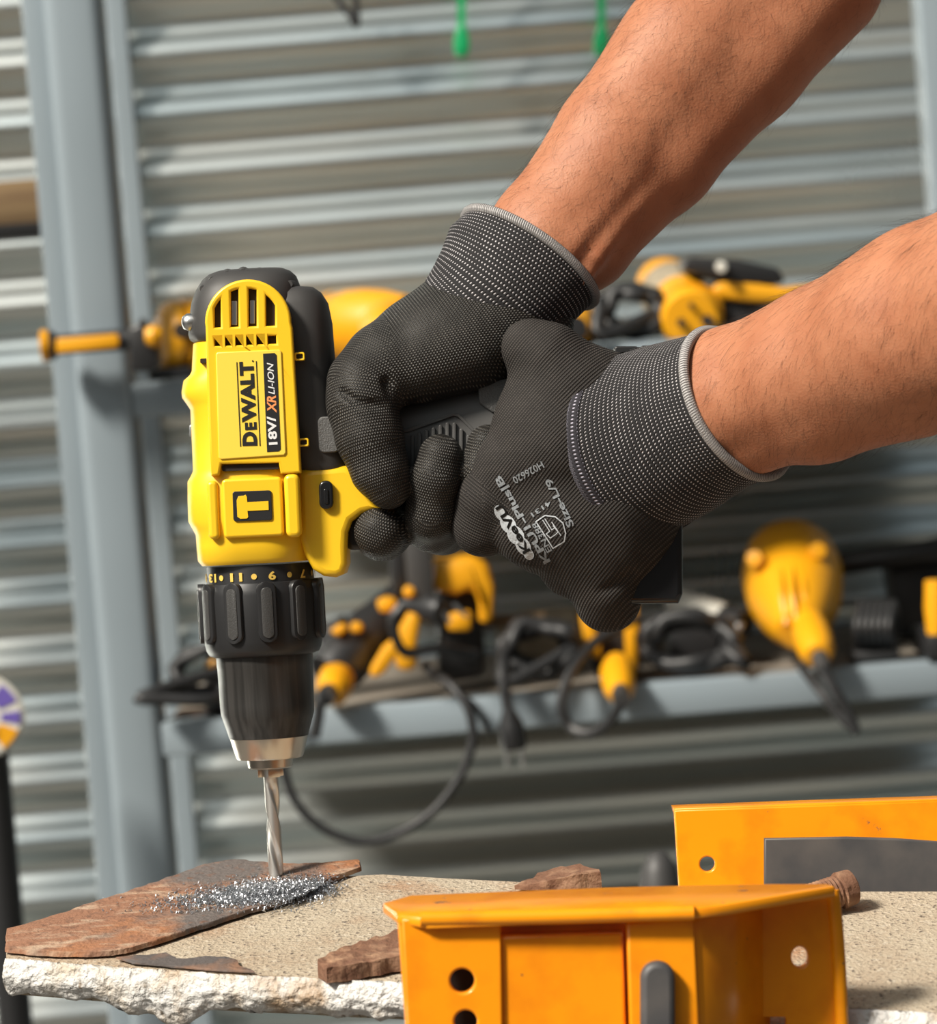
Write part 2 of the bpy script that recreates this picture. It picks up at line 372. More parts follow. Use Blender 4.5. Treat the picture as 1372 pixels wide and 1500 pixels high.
def text_quad(body, a, b, h, z0, z1, bold=0.0, shear=0.0):
    """text whose baseline runs from image pixel a to b, height h pixels; z0..z1 thickness. returns frame verts (units of S), faces"""
    v, f = text_uv(body, bold, shear)
    A = fpx(*a, z1); B = fpx(*b, z1); d = B - A; n = Vector((-d.y, d.x, 0)).normalized() * h * (1 - z1 * S / D)
    return [A + d * x + n * y + Vector((0, 0, -z1 + z0 + (z1 - z0) * t)) for x, y, t in v], f

# ------------------------------------------------------------------ implicit surfaces
def smin(a, b, k):
    if k <= 0: return np.minimum(a, b)
    h = np.clip(0.5 + 0.5 * (b - a) / k, 0, 1)
    return b * (1 - h) + a * h - k * h * (1 - h)
def cone_d(Pn, a, ra, b, rb, fl=None):
    """distance to a round cone; fl = (unit axis, factor) squeezes it along that axis"""
    a = np.array(a, dtype=np.float32); b = np.array(b, dtype=np.float32)
    q = Pn - a; ab = b - a; L2 = float(ab @ ab)
    t = np.clip((q @ ab) / L2, 0, 1) if L2 > 1e-6 else np.zeros(q.shape[:-1], np.float32)
    d = q - t[..., None] * ab
    if fl is not None:
        ax = np.array(fl[0], dtype=np.float32); c = d @ ax
        d = d + (c * (fl[1] - 1.0))[..., None] * ax
    return np.sqrt((d * d).sum(-1)) - (ra + (rb - ra) * t), t
def sdf_eval(groups, Pn, cuts=()):
    acc = None
    for g in groups:
        gd = None
        for pr in g['p']:
            d, _ = cone_d(Pn, *pr)
            gd = d if gd is None else smin(gd, d, g.get('k', 10))
        acc = gd if acc is None else smin(acc, gd, g.get('j', 8))
    for (pr, k) in cuts:
        d, _ = cone_d(Pn, *pr)
        acc = -smin(-acc, d, k)
    return acc
def surface_nets(groups, h, cuts=(), pad=12):
    pts = []
    for g in groups:
        for pr in g['p']:
            for c, r_ in ((pr[0], pr[1]), (pr[2], pr[3])): pts.append(np.array(c) - r_ - pad); pts.append(np.array(c) + r_ + pad)
    lo = np.min(pts, 0); hi = np.max(pts, 0); n = np.ceil((hi - lo) / h).astype(int) + 1
    ax = [lo[i] + h * np.arange(n[i]) for i in range(3)]
    Dv = np.empty(n, np.float32)
    st = max(1, int(2e6 // (n[1] * n[2])))
    for i in range(0, n[0], st):
        G = np.stack(np.meshgrid(ax[0][i:i + st], ax[1], ax[2], indexing='ij'), -1).astype(np.float32)
        Dv[i:i + st] = sdf_eval(groups, G, cuts)
    s = Dv < 0
    cn = n - 1
    cor = [(i, j, k) for i in (0, 1) for j in (0, 1) for k in (0, 1)]
    sl = lambda A, c: A[c[0]:c[0] + cn[0], c[1]:c[1] + cn[1], c[2]:c[2] + cn[2]]
    cnt = sum(sl(s, c).astype(np.int8) for c in cor)
    mask = (cnt > 0) & (cnt < 8)
    idx = np.full(cn, -1, np.int64); w = np.argwhere(mask); idx[mask] = np.arange(len(w))
    acc = np.zeros((len(w), 3)); num = np.zeros(len(w))
    vals = {c: Dv[w[:, 0] + c[0], w[:, 1] + c[1], w[:, 2] + c[2]] for c in cor}
    for c in cor:
        for a in range(3):
            if c[a]: continue
            c2 = list(c); c2[a] = 1; c2 = tuple(c2)
            d0, d1 = vals[c], vals[c2]; cr = (d0 < 0) != (d1 < 0)
            t = np.where(cr, d0 / np.where(cr, d0 - d1, 1), 0)
            p = np.zeros((len(w), 3)) + np.array(c); p[:, a] += t
            acc[cr] += p[cr]; num[cr] += 1
    V = lo + h * (w + acc / num[:, None])
    F = []
    for a in range(3):
        b, c = (a + 1) % 3, (a + 2) % 3
        s0 = np.take(s, np.arange(n[a] - 1), a); s1 = np.take(s, np.arange(1, n[a]), a)
        e = np.argwhere(s0 != s1)
        e = e[(e[:, b] > 0) & (e[:, c] > 0) & (e[:, b] < cn[b]) & (e[:, c] < cn[c])]
        q = []
        for db, dc in ((-1, -1), (0, -1), (0, 0), (-1, 0)):
            m_ = e.copy(); m_[:, b] += db; m_[:, c] += dc; q.append(idx[m_[:, 0], m_[:, 1], m_[:, 2]])
        q = np.stack(q, 1); flip = ~s0[e[:, 0], e[:, 1], e[:, 2]]
        q[flip] = q[flip][:, ::-1]; F.append(q)
    F = np.concatenate(F); F = F[(F >= 0).all(1)]
    return V, F
def smooth_mesh(V, F, it=2, lam=0.5):
    E = np.concatenate([F[:, [0, 1]], F[:, [1, 2]], F[:, [2, 3]], F[:, [3, 0]]]); E = np.concatenate([E, E[:, ::-1]])
    for _ in range(it):
        a = np.zeros_like(V); c = np.zeros(len(V))
        np.add.at(a, E[:, 0], V[E[:, 1]]); np.add.at(c, E[:, 0], 1)
        V = V + lam * (a / c[:, None] - V)
    return V
MFn = np.array(MF)
def to_world(V):
    return (V * S) @ MFn[:3, :3].T + MFn[:3, 3]
def set_knit(o, vals):
    at = o.data.attributes.new('knit', 'FLOAT_VECTOR', 'POINT'); at.data.foreach_set('vector', np.asarray(vals, dtype=np.float32).ravel())
def f3(x, y, z): return tuple(fpx(x, y, z))

#@@SETTING
# ------------------------------------------------------------------ floor, wall, rack
YF, YW = 1.40, 1.86
YR = YW - 0.024          # front posts, rear posts, wall
b = MB(); b.box((-3, -2.2, -0.05), (3.5, YW + 0.1, 0)); fl = b.build('floor', 'concrete'); fl['kind'] = 'structure'
pitch_z = 87.0 * mpp(YW) / math.cos(ROLL)
ztop = onY(200, 62, YW).z
def corr(z): return -0.0090 * math.sin(2 * math.pi * (z - ztop) / pitch_z)
rows = np.arange(0.02, 2.6, pitch_z / 16); v = []; f = []
xs_ = [-2.2, -1.0, 0.0, 1.2, 2.6]
for z in rows:
    for x in xs_: v.append((x, YW - corr(z), z))
k = len(xs_)
for i in range(len(rows) - 1):
    for j in range(k - 1): f.append((i * k + j, i * k + j + 1, (i + 1) * k + j + 1, (i + 1) * k + j))
o0 = len(v)
v += [(x, y, z) for (x, y, z) in [(-2.2, YW + .03, .02), (2.6, YW + .03, .02), (2.6, YW + .03, 2.6), (-2.2, YW + .03, 2.6)]]; f.append((o0 + 3, o0 + 2, o0 + 1, o0))
wl = mesh_obj('wall_back', v, f, 'galv', smooth=180); wl['kind'] = 'structure'

rack = thing('storage_rack', 'grey blue painted steel storage rack with two shelves of tools', 'rack', (0.1, 1.6, 0))
def zat(px, py, Y): return onY(px, py, Y).z
xl0 = onY(66, 0, YF).x; xl1 = onY(146, 0, YF).x
def vpost(name, px0, px1, py, Y, dep, ztop_=2.4, bev=0.004):
    x0, x1 = onY(px0, py, Y).x, onY(px1, py, Y).x
    q = MB(); q.box((x0, Y, 0.0), (x1, Y + dep, ztop_)); return q.build(name, 'rack', rack, bevel=bev, segs=4)
vpost('post', 60, 147, 0, YF, 0.05, bev=0.012)
lx = onY(64, 0, YF).x
q = MB(); q.box((lx - 0.022, YF + 0.020, 0), (lx + 0.001, YF + 0.045, 2.4)); q.build('post_flange', 'rack', rack, bevel=0.002)
vpost('post', 153, 183, 0, YR, 0.010, bev=0.002)
vpost('post', 1344, 1420, 0, YF, 0.05)
vpost('post', 1390, 1420, 0, YR, 0.010, bev=0.002)
xr = onY(1420, 0, YF).x
zu = zat(190, 562, YF); zu2 = zat(190, 613, YF); zl = zat(232, 1060, YF); zl2 = zat(232, 1111, YF)
xbl = onY(186, 590, YF).x; xbl2 = onY(226, 1085, YF).x
for (za, zb, xa) in ((zu, zu2, xbl), (zl, zl2, xbl2)):
    q = MB(); q.box((xl1 - 0.002, YF + 0.004, zb), (xr, YF + 0.032, za)); q.build('shelf_beam', 'rack', rack, bevel=0.003)
    q = MB(); q.box((xl1 - 0.002, YR + 0.002, zb), (xr, YR + 0.010, za)); q.build('shelf_beam', 'rack', rack, bevel=0.003)
    q = MB(); q.box((xl1 + 0.001, YF + 0.034, za - 0.018), (xr - 0.01, YR - 0.001, za - 0.004)); q.build('shelf_board', 'shelf', rack, bevel=0.002)
ZU, ZL = zu - 0.004, zl - 0.004

#@@PLATE
# ------------------------------------------------------------------ the steel plate being drilled
TIP = P(404, 1291, 0)
nf = Vector((-0.050, math.cos(R(11)), math.sin(R(11)))).normalized(); NP = MF.to_3x3() @ nf
def onS(x, y, h=0.0): return onPlane(x, y, TIP + NP * h, NP)      # image pixel -> point on the slab's top (h above it)
SLT = 0.016                                                      # slab thickness
slab = thing('steel_slab', 'thick sandy brown steel slab with crusted white edge under the drill', 'steel plate', onS(700, 1400) - NP * SLT)
front = [(9, 1402), (60, 1406), (110, 1410), (150, 1413), (200, 1417), (260, 1420), (320, 1425), (380, 1428), (440, 1430), (500, 1434), (580, 1437), (700, 1444), (850, 1454), (1000, 1462), (1240, 1476), (1420, 1484)]
back = [(1420, 1306), (1200, 1306), (1000, 1302), (870, 1300), (760, 1292), (640, 1286), (560, 1281), (520, 1283), (470, 1284), (400, 1280), (345, 1278), (300, 1284), (200, 1318), (110, 1346), (9, 1372)]
top = [onS(*p, -0.0012) for p in front + back]
b = MB(); b.prism(top, -NP * SLT); b.build('slab_body', 'slab', slab, smooth=20)
# crusted front edge: a rough strip of its own
edge_rows = 12; pts = []; dens = []
for i in range(len(front) - 1):
    a, c = onS(*front[i]), onS(*front[i + 1]); m_ = max(2, int((c - a).length / 0.0022))
    for q_ in range(m_): dens.append((a.lerp(c, q_ / m_), front[i][0] + (front[i + 1][0] - front[i][0]) * q_ / m_))
from mathutils import noise as mnoise
dirc = (onS(580, 1437) - onS(9, 1402)).normalized(); outw = dirc.cross(NP); outw = outw if outw.dot(EYE - TIP) > 0 else -outw
v = []; f = []
for i, (p, px) in enumerate(dens):
    drip = 0.010 * math.exp(-((px - 255) / 34) ** 2) + 0.005 * math.exp(-((px - 190) / 22) ** 2) + 0.0015
    th = SLT * 0.86 + drip + 0.0025 * mnoise.noise(Vector((px / 30, 0, 3)))
    for j in range(edge_rows + 1):
        t = j / edge_rows
        bul = 0.0035 * math.sin(math.pi * min(1, t * 1.02)) + 0.001
        nz = mnoise.fractal(Vector((px / 9.0, t * 6, 0)), 0.8, 2.0, 4) * 0.0016 + 0.001 * mnoise.noise(Vector((px / 5, t * 2.5, 9)))
        v.append(p - NP * (th * t) + outw * (bul + nz * (0.3 if j in (0,) else 1)) + NP * (0.0006 * mnoise.noise(Vector((px / 6, 0, 1))) if j == 0 else 0))
    v.append(p - NP * th * 0.8 - outw * 0.008)
w_ = edge_rows + 2
for i in range(len(dens) - 1):
    for j in range(w_ - 1): f.append((i * w_ + j, i * w_ + j + 1, (i + 1) * w_ + j + 1, (i + 1) * w_ + j))
    f.append((i * w_ + w_ - 1, i * w_, (i + 1) * w_, (i + 1) * w_ + w_ - 1))
mesh_obj('crusted_edge', v, f, 'slab_edge', slab, smooth=180, label='white crusted cut edge')

def rough_slab(name, mat, outline, th, parent=None, amp=0.0006, step=0.0025, base=0.0, fn=None):
    """a flat flake lying on the slab: outline in pixels on the slab's top, thickness th, uneven edge and top"""
    pts = [onS(*p, base) for p in outline]; dn = []
    for i in range(len(pts)):
        a, c = pts[i], pts[(i + 1) % len(pts)]; m_ = max(1, int((c - a).length / step))
        dn += [a.lerp(c, k_ / m_) for k_ in range(m_)]
    cen = sum(dn, Vector()) / len(dn); rings = []
    for kk, (sc_, hh) in enumerate(((1.004, 0.0), (1.0, 0.55), (0.997, 0.92), (0.985, 1.0), (0.7, 1.0), (0.4, 1.0))):
        ring = []
        for p in dn:
            q = cen + (p - cen) * sc_
            nn = mnoise.fractal(q * 190, 0.8, 2, 4)
            h_ = th * hh * (fn(q) if fn else 1.0)
            q = q + NP * (h_ + (nn * amp * (0.7 if kk >= 3 else 0.2) if kk else 0)) + (p - cen).normalized() * (nn * amp * 1.6 if kk < 4 else 0)
            ring.append(q)
        rings.append(ring)
    b = MB(); b.loft(rings); return b.build(name, mat, parent, smooth=50)
sheet = rough_slab('rusty_sheet', 'rust', [(9, 1367), (40, 1359), (80, 1347), (130, 1330), (200, 1308), (262, 1286), (300, 1272), (345, 1264), (395, 1270), (440, 1272), (490, 1268), (526, 1265), (529, 1276), (480, 1294), (440, 1310), (412, 1326), (360, 1340), (300, 1360), (262, 1373), (225, 1385), (195, 1394), (165, 1400), (120, 1402), (80, 1401), (40, 1399), (9, 1394)], 0.0022)
tag(sheet, 'thin rusty sheet with broken edge lying on the slab under the drill bit', 'metal sheet')
scale = rough_slab('mill_scale_flake', 'mill_scale', [(170, 1404), (215, 1401), (243, 1397), (232, 1403), (262, 1407), (300, 1404), (330, 1403), (348, 1408), (350, 1416), (372, 1425), (330, 1424), (260, 1418), (195, 1412)], 0.0007, amp=0.0005)
tag(scale, 'dark flake of mill scale on slab edge below the rusty sheet', 'scale flake')
bar = rough_slab('rust_scale', 'rust_dark', [(468, 1432), (476, 1420), (505, 1408), (545, 1396), (592, 1380), (602, 1392), (602, 1420), (548, 1430), (505, 1438), (480, 1440)], 0.0065, amp=0.0012)
tag(bar, 'raised rusty bar of scale on the slab beside the orange clamp corner', 'rust scale')
flk = rough_slab('rust_scale', 'rust_dark', [(752, 1303), (780, 1296), (800, 1291), (822, 1288), (850, 1290), (872, 1296), (878, 1303), (840, 1306), (790, 1306)], 0.006, amp=0.0013, fn=lambda q: 0.35 + 0.9 * max(0, min(1, ((q - onS(760, 1300)).dot(rt)) / 0.025)))
tag(flk, 'lump of broken rust standing on far edge of the slab behind the clamp', 'rust scale')
# swarf: loose chips round the bit
v = []; f = []
cs = onS(404, 1296, 0.0022); e1 = (onS(440, 1296) - onS(404, 1296)).normalized(); e2 = NP.cross(e1)
for i in range(11000):
    k_ = rng.random()
    if k_ < 0.62: x, y = rng.normal(-6, 62), rng.normal(4, 7)
    elif k_ < 0.9: x, y = rng.normal(-10, 48), rng.normal(0, 9)
    else: x, y = rng.normal(0, 130), rng.normal(12, 14)
    px, py = 400 + x, 1303 + y - x * 0.10
    if py > 1338 or px < 150 or px > 455 + 60 * rng.random(): continue
    heap = 0.0022 * math.exp(-(x / 60) ** 2 - (y / 9) ** 2)
    onsheet = py < 1326 - (px - 412) * 0.48 if px > 300 else True
    c = onS(px, py, (0.0022 if onsheet else 0.0) + heap * rng.random() + 0.0003)
    a = Vector(rng.normal(0, 1, 3)); a.normalize(); a = (a - NP * a.dot(NP) * 0.5).normalized()
    s_ = a.cross(NP).normalized(); l_ = rng.uniform(0.0003, 0.0011); wd = rng.uniform(0.00012, 0.0003); n0 = len(v); cu_ = NP * rng.uniform(0.0001, 0.0007)
    v += [c - a * l_ - s_ * wd, c - a * l_ + s_ * wd, c + cu_ - s_ * wd, c + cu_ + s_ * wd, c + a * l_ - s_ * wd, c + a * l_ + s_ * wd]
    f += [(n0, n0 + 1, n0 + 3, n0 + 2), (n0 + 2, n0 + 3, n0 + 5, n0 + 4)]
sw = mesh_obj('metal_swarf', v, f, 'swarf', smooth=0, kind='stuff'); tag(sw, 'bright metal swarf heaped round the drill bit', 'metal shavings')

#@@DRILL
# ------------------------------------------------------------------ the drill
def axis(y): return fpx(383 + (y - 880) * 0.0537, y)               # the drill's axis at image row y (units of S)
drill = thing('cordless_drill', 'yellow and black cordless hammer drill held upright on the rusty sheet', 'drill', P(404, 1291))
AX0, AX1 = P(*(axis(400).x + IW / 2, 400)), P(*(axis(1300).x + IW / 2, 1300))
def alathe(name, prof, mat, n=48, parent=None, **kw):
    q = MB(); q.lathe([((y - 400) / 900.0, r_ * S) for y, r_ in prof], AX0, AX1, n=n, ref=MF.to_3x3() @ Vector((0, 0, 1))); return q.build(name, mat, parent or drill, **kw)
def body_loft(name, rows, mat, n=56, ex=2.8, parent=None, **kw):
    """rows: (image y at the left, left x, right x, front z, back z)"""
    q = MB(); rings = []
    for (y, l, r_, zf, zb) in rows:
        c = fpx((l + r_) / 2, y - (r_ - l) * 0.5 * 0.0537); hw = Vector(((r_ - l) / 2, (r_ - l) / 2 * 0.0537, 0)); ring = []
        for j in range(n):
            a = 2 * math.pi * j / n; ca, sa = math.cos(a), math.sin(a)
            x = math.copysign(abs(ca) ** (2 / ex), ca); z = math.copysign(abs(sa) ** (2 / ex), sa)
            ring.append(MF @ ((c + hw * x + Vector((0, 0, (zf if z > 0 else -zb) * z))) * S))
        rings.append(ring)
    q.loft(rings); return q.build(name, mat, parent or drill, **kw)
body_loft('rear_cap', [(398, 330, 404, 30, 30), (399, 318, 416, 48, 48), (404, 306, 426, 62, 62), (412, 297, 434, 72, 70), (428, 287, 440, 82, 78), (446, 281, 443, 86, 84), (470, 278, 444, 88, 88), (492, 277, 445, 88, 88), (499, 279, 445, 88, 88), (505, 288, 445, 84, 86), (512, 312, 446, 82, 86), (690, 316, 448, 82, 86), (700, 320, 448, 76, 80)], 'black_rubber', label='black rubber rear cap')
for k_, (px, py, r_) in enumerate(((281, 470, 12), (296, 424, 10), (318, 408, 9), (346, 402, 9), (375, 402, 9), (403, 407, 10))):
    pass
body_loft('handle_web', [(424, 385, 446, 40, 20), (426, 385, 460, 56, 40), (434, 385, 471, 66, 52), (450, 385, 481, 72, 60), (480, 385, 487, 76, 66), (520, 385, 490, 77, 68), (600, 385, 496, 76, 70), (686, 425, 520, 72, 72), (694, 430, 520, 66, 66)], 'black_rubber', label='black rubber back of the handle')
yr = [(500, 290, 436, 70, 70), (506, 284, 438, 82, 80), (545, 282, 438, 86, 82), (551, 279, 439, 86, 82), (559, 270, 439, 86, 82), (575, 267, 440, 86, 82), (584, 268, 440, 86, 82), (592, 274, 440, 86, 82), (601, 280, 441, 86, 82),
      (690, 284, 446, 87, 84), (697, 281, 449, 88, 84), (706, 276, 452, 90, 86), (730, 276, 453, 91, 86), (764, 277, 454, 91, 86), (775, 283, 455, 90, 86), (784, 288, 455, 89, 86), (800, 289, 456, 88, 86), (822, 291, 456, 86, 84), (829, 297, 454, 80, 80)]
body_loft('housing', yr, 'yellow', ex=3.0, label='bright yellow gearbox housing')
foot = plate([[(436, 688), (470, 685), (506, 682), (519, 690), (532, 710), (545, 727), (562, 736), (584, 741), (558, 747), (530, 753), (515, 764), (509, 780), (508, 800), (509, 826), (504, 841), (492, 846), (474, 844), (458, 834), (447, 815), (438, 790)]], -64, 70, 10, 'trigger_housing', 'yellow', drill, label='yellow trigger surround')
# raised arched face with vent slots
TL = 0.0400
arch = []
for k_ in range(25):
    a = R(180 + 180 * k_ / 24); arch.append((363 + 63 * math.cos(a) , 472 + 63 * math.sin(a)))
face = [(301, 480)] + arch + [(428, 480), (433, 560), (438, 640), (441, 693), (411, 694), (408, 678), (324, 680), (321, 696), (309, 697), (306, 640), (303, 560)]
def arc_top(x):
    return 472 - math.sqrt(max(0, 50 ** 2 - (x - 359) ** 2))
holes = []
for x0, x1 in ((313.5, 323), (337.5, 349), (363.5, 375.5), (389, 402.5)):
    n_ = 5; tp = [(x0 + (x1 - x0) * i / n_, arc_top(x0 + (x1 - x0) * i / n_)) for i in range(n_ + 1)]
    holes.append(tp + [(x1, 478 - (x1 - 359) * .03), (x0, 478.5 - (x0 - 359) * .03)])
for x0, x1 in ((314, 325.5), (329, 340.5), (344, 356.5), (360, 371.5), (375, 387.5), (391.5, 404)):
    o_ = -(x0 - 359) * .04
    holes.append([(x0, 493 + o_), (x1, 492.6 + o_), (x1 + .4, 504.6 + o_), (x0 + .4, 505 + o_)])
plate([face] + holes, 78, 101, 3.5, 'vent_frame', 'yellow', drill, label='raised yellow arch with vent slots')
plate([[(308, 482)] + [(359 + 52 * math.cos(R(180 + 180 * k_ / 16)), 474 + 52 * math.sin(R(180 + 180 * k_ / 16))) for k_ in range(17)] + [(410, 482), (411, 512), (310, 513)]], 87, 90, 0.3, 'vent_shade_panel', 'dark', drill)  # dark panel gives the vents their shade by colour
for x0, y0, x1, y1 in ((339, 441, 347, 476), (366, 440, 373, 474)):
    plate([rrect(x0, y0, x1, y1, 1, 2)], 90, 93, 0.3, 'motor_winding', 'steel', drill)
plate([[(316, 519), (318, 516), (409, 512), (412, 515), (419, 663), (416, 667), (323, 673), (320, 670)]], 96, 103.5, 1.6, 'label_panel', 'panel', drill, label='pale yellow label panel')
plate([[(385, 518), (402, 517), (405, 520), (411, 658), (408, 661), (391, 662)]], 103, 104.2, 0.1, 'label_strip', 'black_plastic', drill, label='black label strip')
v = []; f = []
def addt(lst, vf):
    n_ = len(lst[0]); lst[0].extend(vf[0]); lst[1].extend([tuple(i + n_ for i in q) for q in vf[1]])
def fr_obj(name, vf, mat, parent, **kw):
    return mesh_obj(name, [MF @ (Vector(p) * S) for p in vf[0]], vf[1], mat, parent, smooth=0, **kw)
lt = ([], [])
addt(lt, text_quad('D', (376.6, 652.5), (376, 632), 21.5, 103.5, 104.3, 0.05))
addt(lt, text_quad('E', (375.9, 629), (375.3, 618), 17, 103.5, 104.3, 0.045))
addt(lt, text_quad('WALT', (375.4, 617.5), (371, 529), 21.0, 103.5, 104.3, 0.05))
addt(lt, text_quad('.', (371.3, 530), (371.2, 527.5), 2.5, 103.5, 104.3, 0.0))
fr_obj('lettering', lt, 'black_print', drill)
ln = ([], [])
for (xa, ya, xb, yb) in ((346, 530.5, 351.5, 654), (374.5, 529, 380, 653)):
    pv, pf = plate_uv([[(fpx(xa, ya, 104).x, fpx(xa, ya, 104).y), (fpx(xb, yb, 104).x, fpx(xb, yb, 104).y), (fpx(xb + 1.3, yb, 104).x, fpx(xb, yb, 104).y), (fpx(xa + 1.3, ya, 104).x, fpx(xa, ya, 104).y)]], 103.4, 104.2)
    addt(ln, (pv, pf))
fr_obj('label_line', ln, 'black_print', drill)
t1 = text_quad('18V/', (406.7, 651), (403.5, 609), 13, 104.1, 104.6, 0.03); fr_obj('voltage_lettering', t1, 'white_print', drill)
t1 = text_quad('XR', (405, 604.5), (404.0, 579), 13.5, 104.1, 104.6, 0.03, 0.2); fr_obj('badge_lettering', t1, 'orange_print', drill)
t1 = text_quad('LI-ION', (402.5, 577.5), (400.2, 531), 9.5, 104.1, 104.6, 0.01, 0.25); fr_obj('battery_lettering', t1, 'white_print', drill)
plate([rrect(325, 680, 409, 689, 3, 3, 0.04)], 88, 94, 0.5, 'slot', 'dark', drill)
for n_, (x0, y0, x1, y1) in enumerate(((293, 525, 306, 532), (308, 645, 316, 671))):
    plate([rrect(x0, y0, x1, y1, 1.5, 2, 0.04)], 60, 88, 0.4, 'slot', 'dark', drill)
for (x0, y0, x1, y1) in ((431, 516, 446, 528), (437, 642, 452, 654)):
    plate([rrect(x0, y0, x1, y1, 2.5, 3, 0.04), rrect(x0 + 2.5, y0 + 2.5, x1 - 2.5, y1 - 2.5, 1.5, 2, 0.04)], 60, 92, 0.8, 'screw_boss', 'yellow', drill)
    plate([rrect(x0 + 1, y0 + 1, x1 - 1, y1 - 1, 2, 2, 0.04)], 60, 89, 0.3, 'slot', 'dark', drill)
plate([rrect(466, 610, 496, 663, 8, 4, 0.05)], 60, 76, 2.0, 'grip_pad', 'black_pebble', drill)
plate([rrect(326, 700, 414, 787, 6, 4, 0.045)], 84, 96, 4.0, 'icon_boss', 'yellow', drill)
plate([rrect(304, 704, 320, 790, 7, 5, 0.045)], 78, 94, 5.0, 'raised_rib', 'yellow', drill)
plate([rrect(417, 694, 440, 787, 9, 5, 0.045)], 80, 102, 6.0, 'raised_rib', 'yellow', drill)
plate([rrect(341, 719, 398, 763, 4, 4, 0.035)], 95, 98.5, 0.8, 'mode_badge', 'black_plastic', drill, label='black hammer mode badge')
hm = [(346.5, 733), (349, 727), (357, 726), (359.5, 724.5), (361.5, 728), (362, 735.5), (393, 734), (393.5, 747), (362.5, 748.5), (363.5, 757), (362, 759.5), (352, 760), (347.5, 757)]
plate([hm], 98, 99.5, 0.2, 'hammer_icon', 'yellow', drill, label='yellow hammer symbol')
plate([rrect(467, 704, 488, 746, 10, 6, 0.03)], 66, 80, 3.0, 'direction_button', 'black_gloss', drill, label='glossy black reversing button')
plate([rrect(474, 716, 481, 738, 3, 4, 0.03)], 78, 82, 1.2, 'button_ridge', 'black_gloss', drill)
plate([rrect(505, 752, 548, 806, 12, 5)], -38, 38, 8.0, 'trigger', 'black_plastic', drill, label='black trigger')
q = MB(); q.lathe([(0, .001), (0.02, 12 * S), (0.6, 13 * S), (0.9, 9 * S), (1, 0.001)], P(288, 471, 40), P(266, 473, 44)); q.build('cap_screw', 'steel', drill)
plate([rrect(277, 622, 290, 640, 3, 3)], -8, 24, 2.0, 'belt_hook_socket', 'steel', drill)
for (px, py, a_) in ((298, 424, 40), (312, 411, 60), (333, 403, 80), (356, 400, 90), (380, 401, 95), (405, 406, 110), (424, 417, 130)):
    q = MB(); c = P(px, py, 46); d = MF.to_3x3() @ Vector((0, 0, 1)); q.lathe([(0, .001), (.05, 9 * S), (.8, 10 * S), (1, 5 * S)], c - d * 90 * S, c + d * 12 * S, 16); q.build('cap_rib', 'black_rubber', drill)
# handle
hr = []
for (x, ty, by, zz, ty2) in ((476, 560, 700, 62, 0), (520, 590, 706, 60, 0), (570, 592, 712, 56, 0), (620, 578, 722, 54, 0), (680, 560, 736, 54, 0), (730, 551, 744, 56, 0), (790, 545, 750, 58, 0), (850, 535, 760, 60, 0), (890, 522, 800, 68, 0), (915, 516, 850, 76, 0), (930, 516, 870, 78, 0)):
    c = fpx(x, (ty + by) / 2); ring = []
    for j in range(40):
        a = 2 * math.pi * j / 40; ca, sa = math.cos(a), math.sin(a); ex = 2.8
        yv = math.copysign(abs(ca) ** (2 / ex), ca); z = math.copysign(abs(sa) ** (2 / ex), sa)
        ring.append(MF @ (Vector((c.x + yv * (by - ty) * 0.04, c.y + yv * (by - ty) / 2, zz * z)) * S))
    hr.append(ring)
q = MB(); q.loft(hr); q.build('handle', 'grip', drill, label='black rubber grip')
plate([[(700, 566), (706, 560), (752, 553), (770, 575), (770, 602), (720, 604), (702, 590)]], 40, 58, 2.0, 'grip_pad', 'black_pebble', drill)
plate([[(540, 632), (596, 628), (664, 604), (672, 606), (716, 650), (716, 720), (560, 720)], [(546, 638), (598, 633), (664, 609), (671, 611), (712, 652), (712, 716), (560, 716)]], 40, 56.5, 0.8, 'grip_border', 'grip', drill)
for i_ in range(10):
    x = 604 + i_ * 10.2; yt = 634 - (x - 604) * 0.36 if x < 662 else 613 + (x - 662) * 0.9
    plate([rrect(x - 2.6, yt + 3, x + 2.6, 712, 2.4, 3)], 44, 58.5, 1.2, 'grip_rib', 'grip', drill)
# battery
plate([rrect(893, 520, 926, 872, 8, 4)], -82, 82, 6, 'battery_shoe', 'black_plastic', drill)
plate([[(922, 512), (935, 508), (990, 508), (998, 516), (1000, 870), (994, 884), (880, 886), (862, 872), (900, 840), (921, 800)]], -104, 92, 8, 'battery_pack', 'black_gloss', drill, label='glossy black battery pack')
plate([rrect(900, 507, 935, 522, 4, 3)], -60, 60, 2, 'battery_latch', 'black_plastic', drill)
plate([rrect(938, 506, 975, 520, 4, 3)], -60, 60, 2, 'battery_latch', 'black_plastic', drill)

